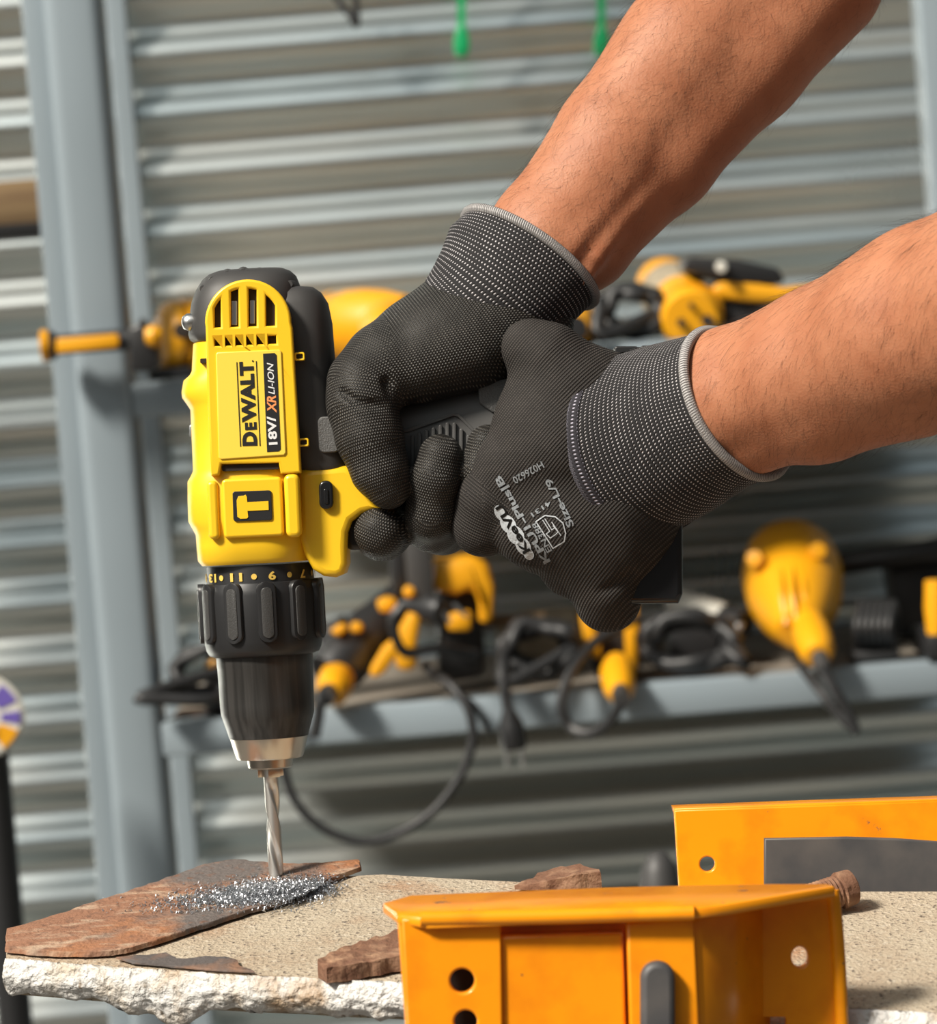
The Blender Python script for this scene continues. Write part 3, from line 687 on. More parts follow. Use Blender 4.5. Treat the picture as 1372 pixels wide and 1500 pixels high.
# torque collar
body = [(826, 70), (827, 77), (852, 79), (853, 83), (862, 86), (870, 87.5), (938, 86.5), (950, 84), (957, 80), (960, 72)]
collar = alathe('torque_collar', body, 'black_plastic', 64, label='black torque collar with yellow numbers')
dwn = (AX1 - AX0).normalized(); zf_ = MF.to_3x3() @ Vector((0, 0, 1)); zf_ = (zf_ - dwn * zf_.dot(dwn)).normalized(); sx_ = zf_.cross(dwn); sx_ = sx_ if sx_.dot(rt) > 0 else -sx_
def on_axis(y): return AX0 + (AX1 - AX0) * ((y - 400) / 900.0)
def cyl(y, ang, r_): return on_axis(y) + (sx_ * math.sin(ang) + zf_ * math.cos(ang)) * r_ * S
for i_ in range(11):
    a0 = R(360 / 11 * i_ + 8.3)
    outer = rrect(-13.5, 851, 13.5, 938, 12, 5)
    for nm, sc_, h_, mt in (('collar_rib', 1.0, 92.5, 'black_plastic'), ('rib_pad', 0.6, 94.0, 'rib_grey')):
        ol = outer if sc_ == 1 else rrect(-8, 859, 8, 932, 7.5, 5)
        rings = [[cyl(y, a0 + x * kx / 88, hh) for x, y in ol] for kx, hh in ((1.15, 82), (1.05, h_ - 2.5), (0.92, h_ - 0.5), (0.7, h_))]
        q = MB(); q.loft(rings); q.build(nm, mt, collar if nm == 'rib_pad' else collar)
nums = ([], [])
for txt, ang, wd in (('13', -57, 30), ('11', -22.3, 20), ('9', 16, 10.5), ('7', 54, 11), ('15', -102, 22), ('5', 93, 10)):
    tv, tf = text_uv(txt, 0.03, 0, 3, 0.02); tv, tf = subdiv_faces(tv, tf, 0.3)
    wa = {'13': 21, '11': 19, '9': 10.5, '7': 11, '15': 21, '5': 10}[txt]
    addt(nums, ([cyl(850.5 - (1 - y) * 12.5 - 1.5, R(ang) + (0.5 - x) * wa / 79, 79.6 + 0.6 * t) for x, y, t in tv], tf))
for ang in (-82, -41.6, -3, 35.6, 74):
    ol = circ(0, 0, 4.2, 12)
    addt(nums, ([cyl(843 + y, R(ang) + x / 79, 79.8) for x, y in ol] + [cyl(843 + y, R(ang) + x / 79, 78) for x, y in ol], [tuple(range(12))]))
mesh_obj('collar_numbers', nums[0], nums[1], 'yellow_print', collar, smooth=0, label='yellow torque numbers and dots')
alathe('chuck_sleeve', [(957, 60), (958, 71), (975, 70.5), (976, 70), (1030, 69), (1045, 68), (1052, 66), (1076, 58.5), (1079, 58.3), (1080, 56)], 'sleeve', 64, label='dark grey keyless chuck sleeve')
alathe('chuck_nose', [(1077, 50), (1078, 57.3), (1108, 49.5), (1110.5, 47.5), (1111, 40), (1111.5, 34), (1123, 32.5), (1125, 30), (1125, 22), (1118, 10)], 'chrome', 64, label='satin metal chuck nose')
for k_ in range(3):
    a = R(20 + 120 * k_); q = MB(); pts_ = [(cyl(1118, a + da, rr)) for da, rr in ((-0.5, 20), (-0.35, 9), (0.35, 9), (0.5, 20))]
    q.prism(pts_, dwn * 20 * S); q.build('chuck_jaw', 'chrome', drill, bevel=1.2 * S)
# the bit
rings = []; nb = 40
for i_ in range(120):
    y = 1112 + i_ * (1296 - 1112) / 119.0; tw = max(0, y - 1146) * 0.0318 * 1.0; fl_ = min(1, max(0, (y - 1138) / 18)); tip = min(1.0, max(0.02, (1297 - y) / 6))
    rr = 11.2 - 0.4 * fl_
    ring = []
    for j in range(nb):
        a = 2 * math.pi * j / nb; c2 = math.cos(2 * (a))
        r_ = rr * (1 - fl_ * 0.48 * max(0, c2) ** 1.2) * (tip ** 0.8)
        ring.append(cyl(y, a + tw, r_))
    rings.append(ring)
q = MB(); q.loft(rings); bitob = q.build('drill_bit', 'bit', smooth=50)
tag(bitob, 'bright steel twist bit in the chuck boring into the rusty sheet', 'drill bit')
#@@CLAMP
# ------------------------------------------------------------------ orange clamp at the front, orange angle at the back
ZC = (MF.inverted() @ onS(1240, 1476)).z / S + 20 - 552      # the clamp hangs just clear of the slab's near edge
clamp = thing('corner_clamp', 'orange enamelled sheet metal corner clamp in front of the slab', 'clamp', P(900, 1620, 640 + ZC))
def face_z(poly, zs, off, name, mat, parent, bevel=2.0, **kw):
    """poly in pixels with a height for each corner, made solid along a vector (units of S)"""
    q = MB(); q.prism([P(x, y, z + ZC) for (x, y), z in zip(poly, zs)], MF.to_3x3() @ (Vector(off) * S)); return q.build(name, mat, parent, bevel=bevel * S, **kw)
face_z([(560, 1322), (583, 1339), (626, 1345), (800, 1338), (1012, 1331), (1060, 1325), (1224, 1298), (1215, 1294), (1100, 1295), (900, 1299), (600, 1311)],
       [600, 690, 712, 716, 720, 706, 610, 590, 545, 530, 540], (0, -14, 0), 'top_plate', 'orange_worn', clamp, 4.0, label='chipped orange top plate')
# front: bent sheet with lip, left flange, recessed panel, right flange
q = MB(); q.tube([P(616, 1346, 706 + ZC), P(800, 1343, 710 + ZC), P(1016, 1337, 716 + ZC)], 9.5 * S, 14, 2); q.build('folded_lip', 'orange_worn', clamp)
plate([[(588, 1346), (733, 1352), (738, 1620), (604, 1620)], circ(677, 1437, 18, 24), circ(682, 1497, 17, 24), circ(686, 1560, 17, 24)], 676 + ZC, 698 + ZC, 3, 'front_flange', 'orange', clamp)
plate([[(581, 1340), (626, 1350), (632, 1620), (602, 1620)]], 650 + ZC, 690 + ZC, 4, 'side_return', 'orange', clamp)
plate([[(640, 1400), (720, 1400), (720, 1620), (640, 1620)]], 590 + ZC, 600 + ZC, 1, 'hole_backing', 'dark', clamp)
plate([[(728, 1352), (922, 1352), (930, 1620), (738, 1620)]], 640 + ZC, 655 + ZC, 1, 'recess_back', 'orange', clamp)
plate([[(731, 1371), (912, 1367), (920, 1620), (738, 1620)]], 652 + ZC, 690 + ZC, 4, 'recess_panel', 'orange', clamp, label='raised orange panel between flanges')
plate([[(917, 1352), (1016, 1344), (1030, 1620), (926, 1620)]], 676 + ZC, 700 + ZC, 4, 'front_flange', 'orange', clamp)
plate([rrect(938, 1409, 989, 1640, 25, 8)], 700 + ZC, 722 + ZC, 8, 'lever', 'gunmetal', clamp, label='grey rounded lever bar')
face_z([(1012, 1342), (1062, 1336), (1112, 1328), (1114, 1620), (1020, 1620)], [694, 640, 560, 560, 694], (14, 0, -6), 'side_web', 'orange', clamp, 2.0)
end_ = plate([[(1098, 1330), (1206, 1304), (1224, 1303), (1226, 1330), (1240, 1620), (1098, 1620)], circ(1171, 1402, 12, 24, 15), rrect(1097, 1486, 1155, 1560, 8, 4)], 552 + ZC, 572 + ZC, 3, 'end_plate', 'orange', clamp)
q = MB(); q.tube([P(1219, 1304, 570 + ZC), P(1226, 1380, 572 + ZC), P(1233, 1500, 574 + ZC), P(1240, 1620, 574 + ZC)], 9 * S, 12, 3); q.build('end_plate_edge', 'orange_worn', clamp)
for (px, py, r_) in ((608, 1378, 4), ):
    q = MB(); q.lathe([(0, .0005), (.1, r_ * S), (.8, r_ * .9 * S), (1, .0005)], P(px, py, 688 + ZC), P(px, py, 698 + ZC), 14); q.build('weld_bead', 'orange', clamp)

ang = thing('angle_plate', 'upright orange steel plate with grey pad behind the slab', 'steel plate', P(1180, 1320, 20))
zb_ = (MF.inverted() @ onS(1000, 1302)).z / S - 6
plate([[(987, 1187), (1180, 1180), (1420, 1172), (1420, 1330), (996, 1330)], circ(1036, 1266, 11, 24)], zb_ - 22, zb_, 2.5, 'upright_plate', 'orange_worn', ang)
plate([[(986, 1184), (1180, 1177), (1420, 1169), (1420, 1178), (1180, 1186), (988, 1193)]], zb_ - 60, zb_ - 1, 3, 'top_flange', 'orange_worn', ang)
plate([[(1119, 1228), (1240, 1226), (1310, 1228), (1420, 1236), (1420, 1312), (1119, 1312)]], zb_ - 1, zb_ + 9, 3, 'pad', 'gunmetal', ang, label='dark grey scuffed pad')
bolt = MB(); p0, p1 = onS(1176, 1322, 0.0055), onS(1250, 1298, 0.0085)
prof = [(0, .001), (0.01, 22 * S)]
for i_ in range(18): prof += [(0.05 + i_ * .035, (23 if i_ % 2 else 20.5) * S)]
prof += [(0.70, 21 * S), (0.72, 26 * S), (0.95, 25 * S), (1, 18 * S), (1.001, .001)]
bolt.lathe(prof, p0, p1, 24); bo = bolt.build('rusty_bolt', 'rust_dark', smooth=30); tag(bo, 'rusty threaded bolt lying on the slab against the grey pad', 'bolt')
# pedestal that carries slab and clamp, below the picture
sup = MB(); pc = P(930, 1620, 620 + ZC); sup.box((pc.x - 0.06, pc.y - 0.04, 0), (pc.x + 0.20, pc.y + 0.24, pc.z - 0.012)); so = sup.build('work_pedestal', 'gunmetal', bevel=0.004)
tag(so, 'dark steel pedestal below the slab and orange clamp', 'pedestal')
q = MB(); pa = onS(1000, 1400); q.box((pa.x - 0.05, pa.y - 0.03, pc.z - 0.012), (pa.x + 0.08, pa.y + 0.06, pa.z - SLT - 0.016)); q.build('support_block', 'gunmetal', so, bevel=0.003)
#@@HANDS
# ------------------------------------------------------------------ the person: two arms, gloves
def c_(x, y, z, r_): return (f3(x, y, z), r_)
def chain(*pts):
    o = []
    for a, b in zip(pts[:-1], pts[1:]): o.append((f3(*a[:3]), a[3], f3(*b[:3]), b[3]))
    return o
A1 = dict(k=26, j=26, p=chain((770, 402, -2, 70), (800, 362, -18, 78), (897, 232, -62, 88), (1005, 90, -110, 100), (1112, -50, -160, 112), (1240, -240, -230, 108))
          + chain((735, 372, -6, 40), (775, 322, -20, 46), (884, 184, -60, 58), (988, 52, -100, 76))
          + chain((828, 412, -14, 34), (866, 370, -28, 49), (975, 240, -75, 68), (1092, 95, -120, 86), (1194, -30, -150, 104)))
t1_ = dict(k=10, j=16, p=chain((818, 388, 50, 9), (846, 352, 48, 11), (880, 312, 26, 10), (930, 250, 10, 6)))
t2_ = dict(k=10, j=16, p=chain((852, 412, 38, 10), (874, 376, 38, 13), (905, 330, 14, 11), (960, 270, -8, 6)))
U1 = dict(k=60, j=60, p=chain((1250, -240, -230, 112), (1560, -330, -250, 150), (1950, -480, -250, 190)))
A2 = dict(k=26, j=26, p=chain((1020, 605, 118, 80), (1070, 588, 140, 84), (1180, 548, 215, 98), (1330, 490, 320, 124), (1480, 440, 430, 138), (1700, 370, 590, 128))
          + chain((1010, 555, 118, 44), (1060, 540, 140, 52), (1200, 494, 225, 66), (1350, 422, 320, 82), (1480, 370, 420, 90))
          + chain((1060, 660, 128, 34), (1100, 650, 150, 40), (1200, 606, 215, 66), (1340, 560, 310, 76)))
U2 = dict(k=60, j=60, p=chain((1700, 370, 590, 128), (1900, 0, 500, 160), (2050, -380, 330, 190)))
SH = dict(k=60, j=90, p=chain((1950, -480, -250, 190), (2000, -430, 40, 230), (2050, -380, 330, 190)))
import time; _t = time.time()
V, F = surface_nets([A1, t1_, t2_, U1, A2, U2, SH], 8.0)
V = smooth_mesh(V, F, 2, 0.5)
person = mesh_obj('person', to_world(V), F, 'skin', smooth=180)
tag(person, 'person with bare forearms in dark work gloves pressing down on the drill', 'person')
armT = BVHTree.FromPolygons([Vector(p) for p in to_world(V)], [tuple(q) for q in F])
# arm hair: fine strands lying along the forearm
Fw = to_world(V); cen_ = Fw[F].mean(1); e_a = Fw[F[:, 2]] - Fw[F[:, 0]]; e_b = Fw[F[:, 3]] - Fw[F[:, 1]]; nn_ = np.cross(e_a, e_b); ar_ = np.linalg.norm(nn_, axis=1); nn_ /= ar_[:, None] + 1e-12
if np.mean(np.einsum('ij,ij->i', nn_[:2000], cen_[:2000] - cen_[:2000].mean(0))) < 0: nn_ = -nn_
fr_ = (cen_ - MFn[:3, 3]) @ MFn[:3, :3] / S; sc_ = 1 - fr_[:, 2] * S / D; pxx = fr_[:, 0] / sc_ + IW / 2; pyy = IH / 2 - fr_[:, 1] / sc_
ok = (pxx > 690) & (pxx < 1450) & (pyy > -80) & (pyy < 720)
cand = np.nonzero(ok)[0]
pick = rng.choice(cand, 11000, p=ar_[cand] / ar_[cand].sum())
v = []; f = []
fz = np.array(MF)[:3, 2]
for i in pick:
    arm2 = pyy[i] > 300 and pxx[i] > 930 and not (pxx[i] < 1000 and pyy[i] < 420)
    if (arm2 and (pxx[i] - 1081) * 0.93 - (pyy[i] - 591) * 0.37 < -45) or (not arm2 and (pxx[i] - 776) * 0.66 - (pyy[i] - 377) * 0.75 < 22): continue      # under the gloves
    edge = 1 - abs(float(nn_[i] @ fz))
    if not arm2 and (pxx[i] - 790) * 0.75 + (pyy[i] - 375) * 0.66 > 40 and rng.random() < 0.75: continue
    along = (fpx(1000, 620, 100) - fpx(1367, 490, 340)) if arm2 else (fpx(760, 420, 0) - fpx(1050, 30, -130))
    d = np.array(MF.to_3x3() @ along.normalized()); side = np.cross(nn_[i], d)
    d = d * rng.uniform(0.4, 1.0) + side * rng.normal(0.25 if arm2 else -0.1, 0.45) + (np.array([0, 0, -0.9]) if arm2 else 0)
    d = d - nn_[i] * (d @ nn_[i]); d /= np.linalg.norm(d) + 1e-9
    ln_ = rng.uniform(0.004, 0.013); p = cen_[i] - nn_[i] * 0.0002; lift = rng.uniform(0.08, 0.45) * (1.5 if edge > 0.75 else 0.7); w0 = 0.000034
    n0 = len(v); sd = np.cross(d, nn_[i]); bend = rng.normal(0, 0.25)
    for k_ in range(4):
        t = k_ / 3.0; q = p + d * ln_ * t + nn_[i] * ln_ * lift * (t - 0.45 * t * t) + sd * bend * ln_ * t * t; w = w0 * (1 - 0.75 * t)
        for m_ in range(3): a = 2.094 * m_; v.append(q + (sd * math.cos(a) + nn_[i] * math.sin(a)) * w)
    for k_ in range(3):
        for m_ in range(3): f.append((n0 + k_ * 3 + m_, n0 + k_ * 3 + (m_ + 1) % 3, n0 + k_ * 3 + 3 + (m_ + 1) % 3, n0 + k_ * 3 + 3 + m_))
hr_ = mesh_obj('arm_hair', v, f, 'hair', person, smooth=180, kind='stuff', label='fine dark arm hair')

def glove(name, groups, cuts, mat, h, maps, label, sm=2):
    V, F = surface_nets(groups, h, cuts)
    V = smooth_mesh(V, F, sm, 0.5)
    o = mesh_obj(name, to_world(V), F, mat, person, smooth=180, label=label)
    # stitch coordinates in millimetres: along and around the nearest bone, or across the hand; one bone per face
    Cn = V[F].mean(1); best = np.full(len(F), 1e9); K = np.zeros((len(F), 4, 3)); VF = V[F]
    for gi, g in enumerate(groups):
        off = 0.0
        for pr in g['p']:
            d, t = cone_d(Cn.astype(np.float32), *pr)
            a = np.array(pr[0]); b_ = np.array(pr[2]); ax = b_ - a; Ln = np.linalg.norm(ax) + 1e-6; ax = ax / Ln
            u_ = d < best; best[u_] = d[u_]; W_ = VF[u_]
            if g.get('map') is not None:
                m0, m1 = g['map']; kx = W_ @ np.array(m0) * 0.3; ky = W_ @ np.array(m1) * 0.3
            else:
                e2_ = np.array([0, 0, 1.0]) - ax * ax[2]; e2_ /= np.linalg.norm(e2_) + 1e-6; e1_ = np.cross(ax, e2_)
                q = W_ - a; kx = ((q @ ax) + off) * 0.3; ky = np.arctan2(q @ e1_, q @ e2_) * (pr[1] + pr[3]) / 2 * 0.3
            K[u_, :, 0] = kx; K[u_, :, 1] = ky; K[u_, :, 2] = gi * 7
            off += Ln
    at = o.data.attributes.new('knit', 'FLOAT_VECTOR', 'CORNER'); at.data.foreach_set('vector', K.astype(np.float32).ravel())
    return o, V, F
def cuff(name, parent, rings, mat, nseg=96, label=None):
    """rings: (centre px,py,z, half-width vector px (x,y), depth half, tilt dz): from the hand to the hem"""
    q = MB(); rr = []; kn = []; al = 0; prev = None
    dense = []
    for i in range(len(rings) - 1):
        n_ = 9
        for k_ in range(n_): t = k_ / n_; dense.append(tuple(rings[i][m] + (rings[i + 1][m] - rings[i][m]) * t for m in range(len(rings[i]))))
    dense.append(rings[-1])
    for (x, y, z, hx, hy, dh, nx, ny, nz) in dense:
        c = fpx(x, y, z); hv = Vector((hx, -hy, 0)); dv = Vector((nx, -ny, nz)).normalized() * dh; ring = []
        if prev is not None: al += (c - prev).length * 0.3
        prev = c
        for j in range(nseg):
            a = 2 * math.pi * j / nseg - math.pi / 2
            ring.append(MF @ ((c + hv * math.cos(a) + dv * math.sin(a)) * S)); kn.append((al, (j / nseg) * 2 * math.pi * (hv.length + dh) / 2 * 0.3, 0))
        rr.append(ring)
    q.loft(rr, caps=False); o = q.build(name, mat, parent, smooth=180, fix=False, label=label)
    set_knit(o, kn)
    return o, rr
def hem(parent, ring, r_, out, label):
    n = len(ring); pts = ring + ring[:1]
    q = MB(); q.tube(pts, r_ * S, 10, 1, caps=False); o = q.build('cuff_hem', 'hem', parent, smooth=180, label=label)
    v = []; f = []; acc = 0; m_ = 190; cen = sum(ring, Vector()) / n
    L_ = [0]
    for a, c in zip(pts[:-1], pts[1:]): L_.append(L_[-1] + (c - a).length)
    k_ = 0
    for i in range(m_):                                     # overlock stitches wrapped over the hem
        s_ = L_[-1] * i / m_
        while L_[k_ + 1] < s_: k_ += 1
        t = (s_ - L_[k_]) / (L_[k_ + 1] - L_[k_]); p = pts[k_].lerp(pts[k_ + 1], t); tg = (pts[k_ + 1] - pts[k_]).normalized(); o_ = (p - cen); o_ = (o_ - tg * o_.dot(tg)).normalized(); b_ = tg.cross(o_)
        rr = (r_ + 0.8) * S; n0 = len(v)
        for j in range(8):
            a = 2 * math.pi * j / 8; q_ = p + (o_ * math.cos(a) + b_ * math.sin(a)) * rr + tg * (0.0005 * math.sin(a))
            v += [q_ - tg * 0.00016, q_ + tg * 0.00016]
        for j in range(8): f.append((n0 + 2 * j, n0 + 2 * j + 1, n0 + 2 * ((j + 1) % 8) + 1, n0 + 2 * ((j + 1) % 8)))
    mesh_obj('overlock_stitch', v, f, 'hem_dark', parent, smooth=180, kind='stuff')
    return o

# upper glove: thumb on the near side, fingers coming up round the grip from behind
ux = np.array([-0.80, -0.60, 0.0]); uy = np.array([0.60, -0.80, 0.35])
palm = dict(k=34, j=10, map=(ux, uy), p=chain((750, 430, -8, 58), (700, 476, 10, 70), (645, 500, 30, 66), (575, 534, 52, 53))
            + chain((705, 415, -10, 36), (664, 452, 0, 44), (602, 498, 10, 46), (549, 536, 22, 44))
            + chain((790, 468, 0, 52), (740, 484, 20, 58), (690, 507, 40, 54), (612, 543, 55, 43))
            + chain((672, 475, -50, 60), (572, 538, -70, 42)))
thumb = dict(k=14, j=20, p=chain((560, 530, 50, 54), (534, 562, 66, 52), (530, 592, 78, 49), (541, 640, 86, 47), (557, 690, 88, 40), (569, 716, 88, 30)))
index = dict(k=10, j=5, map=(np.array([0.3, 0.95, 0.2]), np.array([0.95, -0.3, 0.2])), p=chain((552, 552, -85, 40), (545, 690, -100, 46), (562, 776, -70, 42), (560, 780, 0, 40), (556, 778, 52, 38)))
middle = dict(k=10, j=5, p=chain((620, 560, -90, 50), (650, 720, -100, 46), (648, 770, -70, 42), (634, 768, 0, 40), (632, 752, 60, 37), (638, 700, 82, 35), (645, 668, 84, 32)))
ringf = dict(k=10, j=5, p=chain((720, 560, -90, 46), (735, 720, -95, 42), (728, 740, -30, 38), (708, 722, 50, 34), (706, 690, 76, 32), (714, 652, 78, 30)))
cr = [((f3(500, 574, 118), 5, f3(524, 590, 131), 5), 6), ((f3(524, 590, 131), 5, f3(566, 594, 124), 7), 6), ((f3(566, 560, 112), 6, f3(588, 596, 120), 8), 9), ((f3(588, 590, 125), 8, f3(602, 690, 118), 8), 6)]
g1, V1, F1 = glove('work_glove', [palm, thumb, index, middle, ringf], cr, 'glove_coat', 3.6, None, 'dark coated glove with thumb along the drill')
c1, rr1 = cuff('glove_cuff', g1, [(692, 481, 2, 73, 62, 84, -.15, .12, 1), (714, 454, 0, 78, 66, 88, -.1, .1, 1), (730, 434, 0, 84, 67, 88, .05, -.05, 1), (751, 400, -4, 92, 68, 84, .18, -.2, 1), (776, 377, -8, 93, 66, 82, .26, -.29, 1)], 'cuff_knit', label='speckled knit cuff')
hem(g1, rr1[-1], 7.0, 1, 'pale grey overlocked hem')

# lower glove: back of the hand towards us, fingers closed round the grip and the other hand
wx = np.array([-0.68, -0.73, 0.0]); wy = np.array([0.73, -0.68, 0.25])
back_ = dict(k=40, j=12, map=(wy, wx), p=chain((1000, 620, 90, 62), (930, 640, 78, 68), (870, 645, 78, 78), (815, 655, 86, 83), (752, 690, 84, 62))
            + chain((960, 590, 66, 48), (900, 590, 66, 52), (850, 592, 72, 60), (800, 600, 80, 66))
            + chain((980, 690, 60, 50), (930, 725, 62, 64), (885, 745, 75, 78), (820, 760, 80, 70), (775, 770, 76, 56))
            + chain((940, 770, 60, 50), (900, 795, 64, 58), (866, 822, 66, 54)))
thumb2 = dict(k=20, j=26, map=(wy, wx), p=chain((890, 590, 80, 70), (830, 560, 88, 62), (800, 525, 92, 50), (774, 508, 88, 40)))
ind2 = dict(k=14, j=10, p=chain((752, 690, 80, 58), (722, 730, 78, 50), (708, 766, 60, 46), (712, 768, -20, 42), (700, 730, -90, 40)))
mid2 = dict(k=14, j=10, map=(wy, wx), p=chain((785, 750, 70, 54), (790, 790, 50, 46), (795, 798, -30, 42), (780, 740, -95, 40)))
rin2 = dict(k=14, j=10, map=(wy, wx), p=chain((835, 790, 70, 52), (838, 826, 50, 46), (845, 830, -30, 42), (830, 770, -95, 40)))
pin2 = dict(k=14, j=14, map=(wy, wx), p=chain((880, 825, 66, 54), (886, 856, 64, 48), (890, 878, 46, 45), (896, 872, -20, 40), (885, 800, -80, 38)))
cr2 = [((f3(722, 752, 136), 7, f3(764, 822, 120), 9), 9), ((f3(764, 822, 120), 8, f3(800, 846, 110), 6), 8), ((f3(735, 560, 150), 6, f3(760, 585, 158), 5), 10), ((f3(930, 842, 120), 6, f3(880, 868, 118), 3), 10)]
g2, V2, F2 = glove('work_glove', [back_, thumb2, ind2, mid2, rin2, pin2], cr2, 'glove_back', 3.6, None, 'black knit glove with grey printing on its back')
c2, rr2 = cuff('glove_cuff', g2, [(928, 656, 84, 26, 128, 134, -.80, .10, .72), (938, 652, 86, 27, 131, 141, -.80, .11, .72), (990, 630, 98, 38, 122, 122, -.76, .18, .75), (1040, 606, 118, 46, 108, 106, -.72, .2, .78), (1080, 591, 138, 48, 103, 100, -.7, .2, .8)], 'cuff_knit', label='speckled ribbed cuff')
bd = [[p + (p - sum(r_, Vector()) / len(r_)).normalized() * 0.0004 for p in r_] for r_ in rr2[1:12]]
q = MB(); q.loft(bd, caps=False); cb_ = q.build('cuff_seam_band', 'cuff_band', g2, smooth=180, fix=False, label='dense pale stitched seam band')
set_knit(cb_, [(i_ * 1.05, j_ / 96 * 240, 0) for i_ in range(len(bd)) for j_ in range(96)])
hem(g2, rr2[-1], 7.5, 1, 'pale grey overlocked hem')
# printing on the back of the hand, laid onto the knit
gT = BVHTree.FromPolygons([Vector(p) for p in V2.tolist()], [tuple(q) for q in F2.tolist()])
def lay(vf, lift=1.7):
    v, f = subdiv_faces(vf[0], vf[1], 7.0); out = []
    for p in v:
        loc = gT.ray_cast(Vector((p[0], p[1], 400)), Vector((0, 0, -1)))[0]
        out.append((p[0], p[1], (loc.z if loc else p[2]) + lift))
    return out, f
pr_ = ([], [])
def flat_text(body, a, b, h, bold=0.02, sh=0.0):
    tv, tf = text_quad(body, a, b, h, 120, 120.01, bold, sh)
    keep = [q for q in tf]; return lay((tv, keep))
addt(pr_, flat_text('KPU1-Plus|B', (809, 820), (735, 694), 14, 0.035))
addt(pr_, flat_text('H026620', (791, 676), (749, 700), 11, 0.015))
addt(pr_, flat_text('Size-L/9', (840, 769), (806, 700), 11, 0.025))
addt(pr_, flat_text('EN388', (808, 806), (785, 764), 8.5, 0.015))
addt(pr_, flat_text('4131', (803, 733), (776, 752), 7, 0.02))
def line_px(pts, w):
    q = ([], [])
    for (xa, ya), (xb, yb) in zip(pts[:-1], pts[1:]):
        A, B = fpx(xa, ya, 120), fpx(xb, yb, 120); d = (B - A).normalized(); n = Vector((-d.y, d.x, 0)) * w / 2
        addt(q, ([A - n - d * .5, B - n + d * .5, B + n + d * .5, A + n - d * .5], [(0, 1, 2, 3)]))
    return lay(q)
addt(pr_, line_px([(784, 764), (797, 755), (812, 757), (823, 766), (827, 781), (825, 793), (809, 803), (784, 764)], 1.7))
addt(pr_, line_px([(794, 762), (804, 778), (799, 782), (805, 788), (812, 783), (816, 779), (809, 770)], 1.3))
addt(pr_, line_px([(807, 765), (820, 784)], 1.3)); addt(pr_, line_px([(797, 760), (807, 776), (812, 772)], 1.3))
o = mesh_obj('glove_print', to_world(np.array(pr_[0])), pr_[1], 'grey_print', g2, smooth=0, label='worn grey size and standard printing')
lg = []
for (cx, cy, rx, ry) in ((733, 752, 13, 8), (744, 768, 15, 10.5), (755, 784, 15, 11.5), (766, 800, 15, 10), (774, 812, 9, 7)):
    lg.append([(cx + math.cos(a) * rx * 0.53 - math.sin(a) * ry * 0.85 * -1, cy + math.cos(a) * rx * 0.85 - math.sin(a) * ry * 0.53) for a in np.linspace(0, 2 * math.pi, 20)[:-1]])
blob = ([], [])
for kk_, ol in enumerate(lg):
    addt(blob, lay(([fpx(x, y, 120) for x, y in ol], [tuple(range(len(ol)))]), 1.6 + 0.05 * kk_))
mesh_obj('logo_patch', to_world(np.array(blob[0])), blob[1], 'grey_print', g2, smooth=0, label='grey logo patch')
lgt = ([], [])
addt(lgt, lay(text_quad('KeeVU', (777, 806), (735, 738), 12, 120, 120.01, 0.03), 2.5))
mesh_obj('logo_lettering', to_world(np.array(lgt[0])), lgt[1], 'black_print', g2, smooth=0, label='dark logo letters')
#@@BACK
# ------------------------------------------------------------------ tools on the rack behind
def Wp(x, y, dy=0.05): return onY(x, y, YF + dy)
def px_(n, dy=0.05): return n * mpp(YF + dy)
def blathe(prof, a, c, n=28, b=None, **kw):
    """a, c = (px, py, dy); prof radii in pixels"""
    q = b or MB(); q.lathe([(t, max(r_, 0.05) * mpp(YF + (a[2] + c[2]) / 2)) for t, r_ in prof], Wp(*a), Wp(*c), n); return q
def bprism(poly, dy0, dy1, b=None):
    q = b or MB(); q.prism([Wp(x, y, dy0) for x, y in poly], Vector((0, dy1 - dy0, 0))); return q
def btube(pts, r_, b=None, n=8, sub=6):
    q = b or MB(); q.tube([Wp(*p) for p in pts], r_ * mpp(YF), n, sub); return q
def coil(name, cx, cy, rx, ry, dy, n, r_, label, cat='cord', parent=None, tail=None, jit=0.18, depth=0.05):
    rr = random.Random(int(cx * 7 + cy)); pts = []
    for i in range(n * 9):
        a = 2 * math.pi * i / 9; k_ = 1 + rr.uniform(-jit, jit)
        pts.append((cx + rx * k_ * math.cos(a) + rr.uniform(-4, 4), cy + ry * k_ * math.sin(a) + rr.uniform(-4, 4), dy + depth * (i / (n * 9)) + rr.uniform(-.01, .01)))
    if tail: pts = tail[::-1] + pts
    o = btube(pts, r_, sub=4).build(name, 'black_cord', parent, smooth=180)
    if label: tag(o, label, cat)
    return o
def plug(parent, body_pts, prongs, r0_=8, r1_=17):
    (x0, y0, d0), (x1, y1, d1) = body_pts
    o = blathe([(0, .1), (.01, r0_), (.35, r0_ * 1.1), (.6, r1_), (.95, r1_), (1, r1_ * .8), (1.001, .1)], body_pts[0], body_pts[1], 16).build('plug', 'black_plastic', parent)
    for a, c in prongs: blathe([(0, 3.5), (.9, 3.5), (1, 2)], (*a, d1), (*c, d1), 10).build('plug_prong', 'steel', o)
def sh(x): return 1060 - 0.079 * (x - 232)

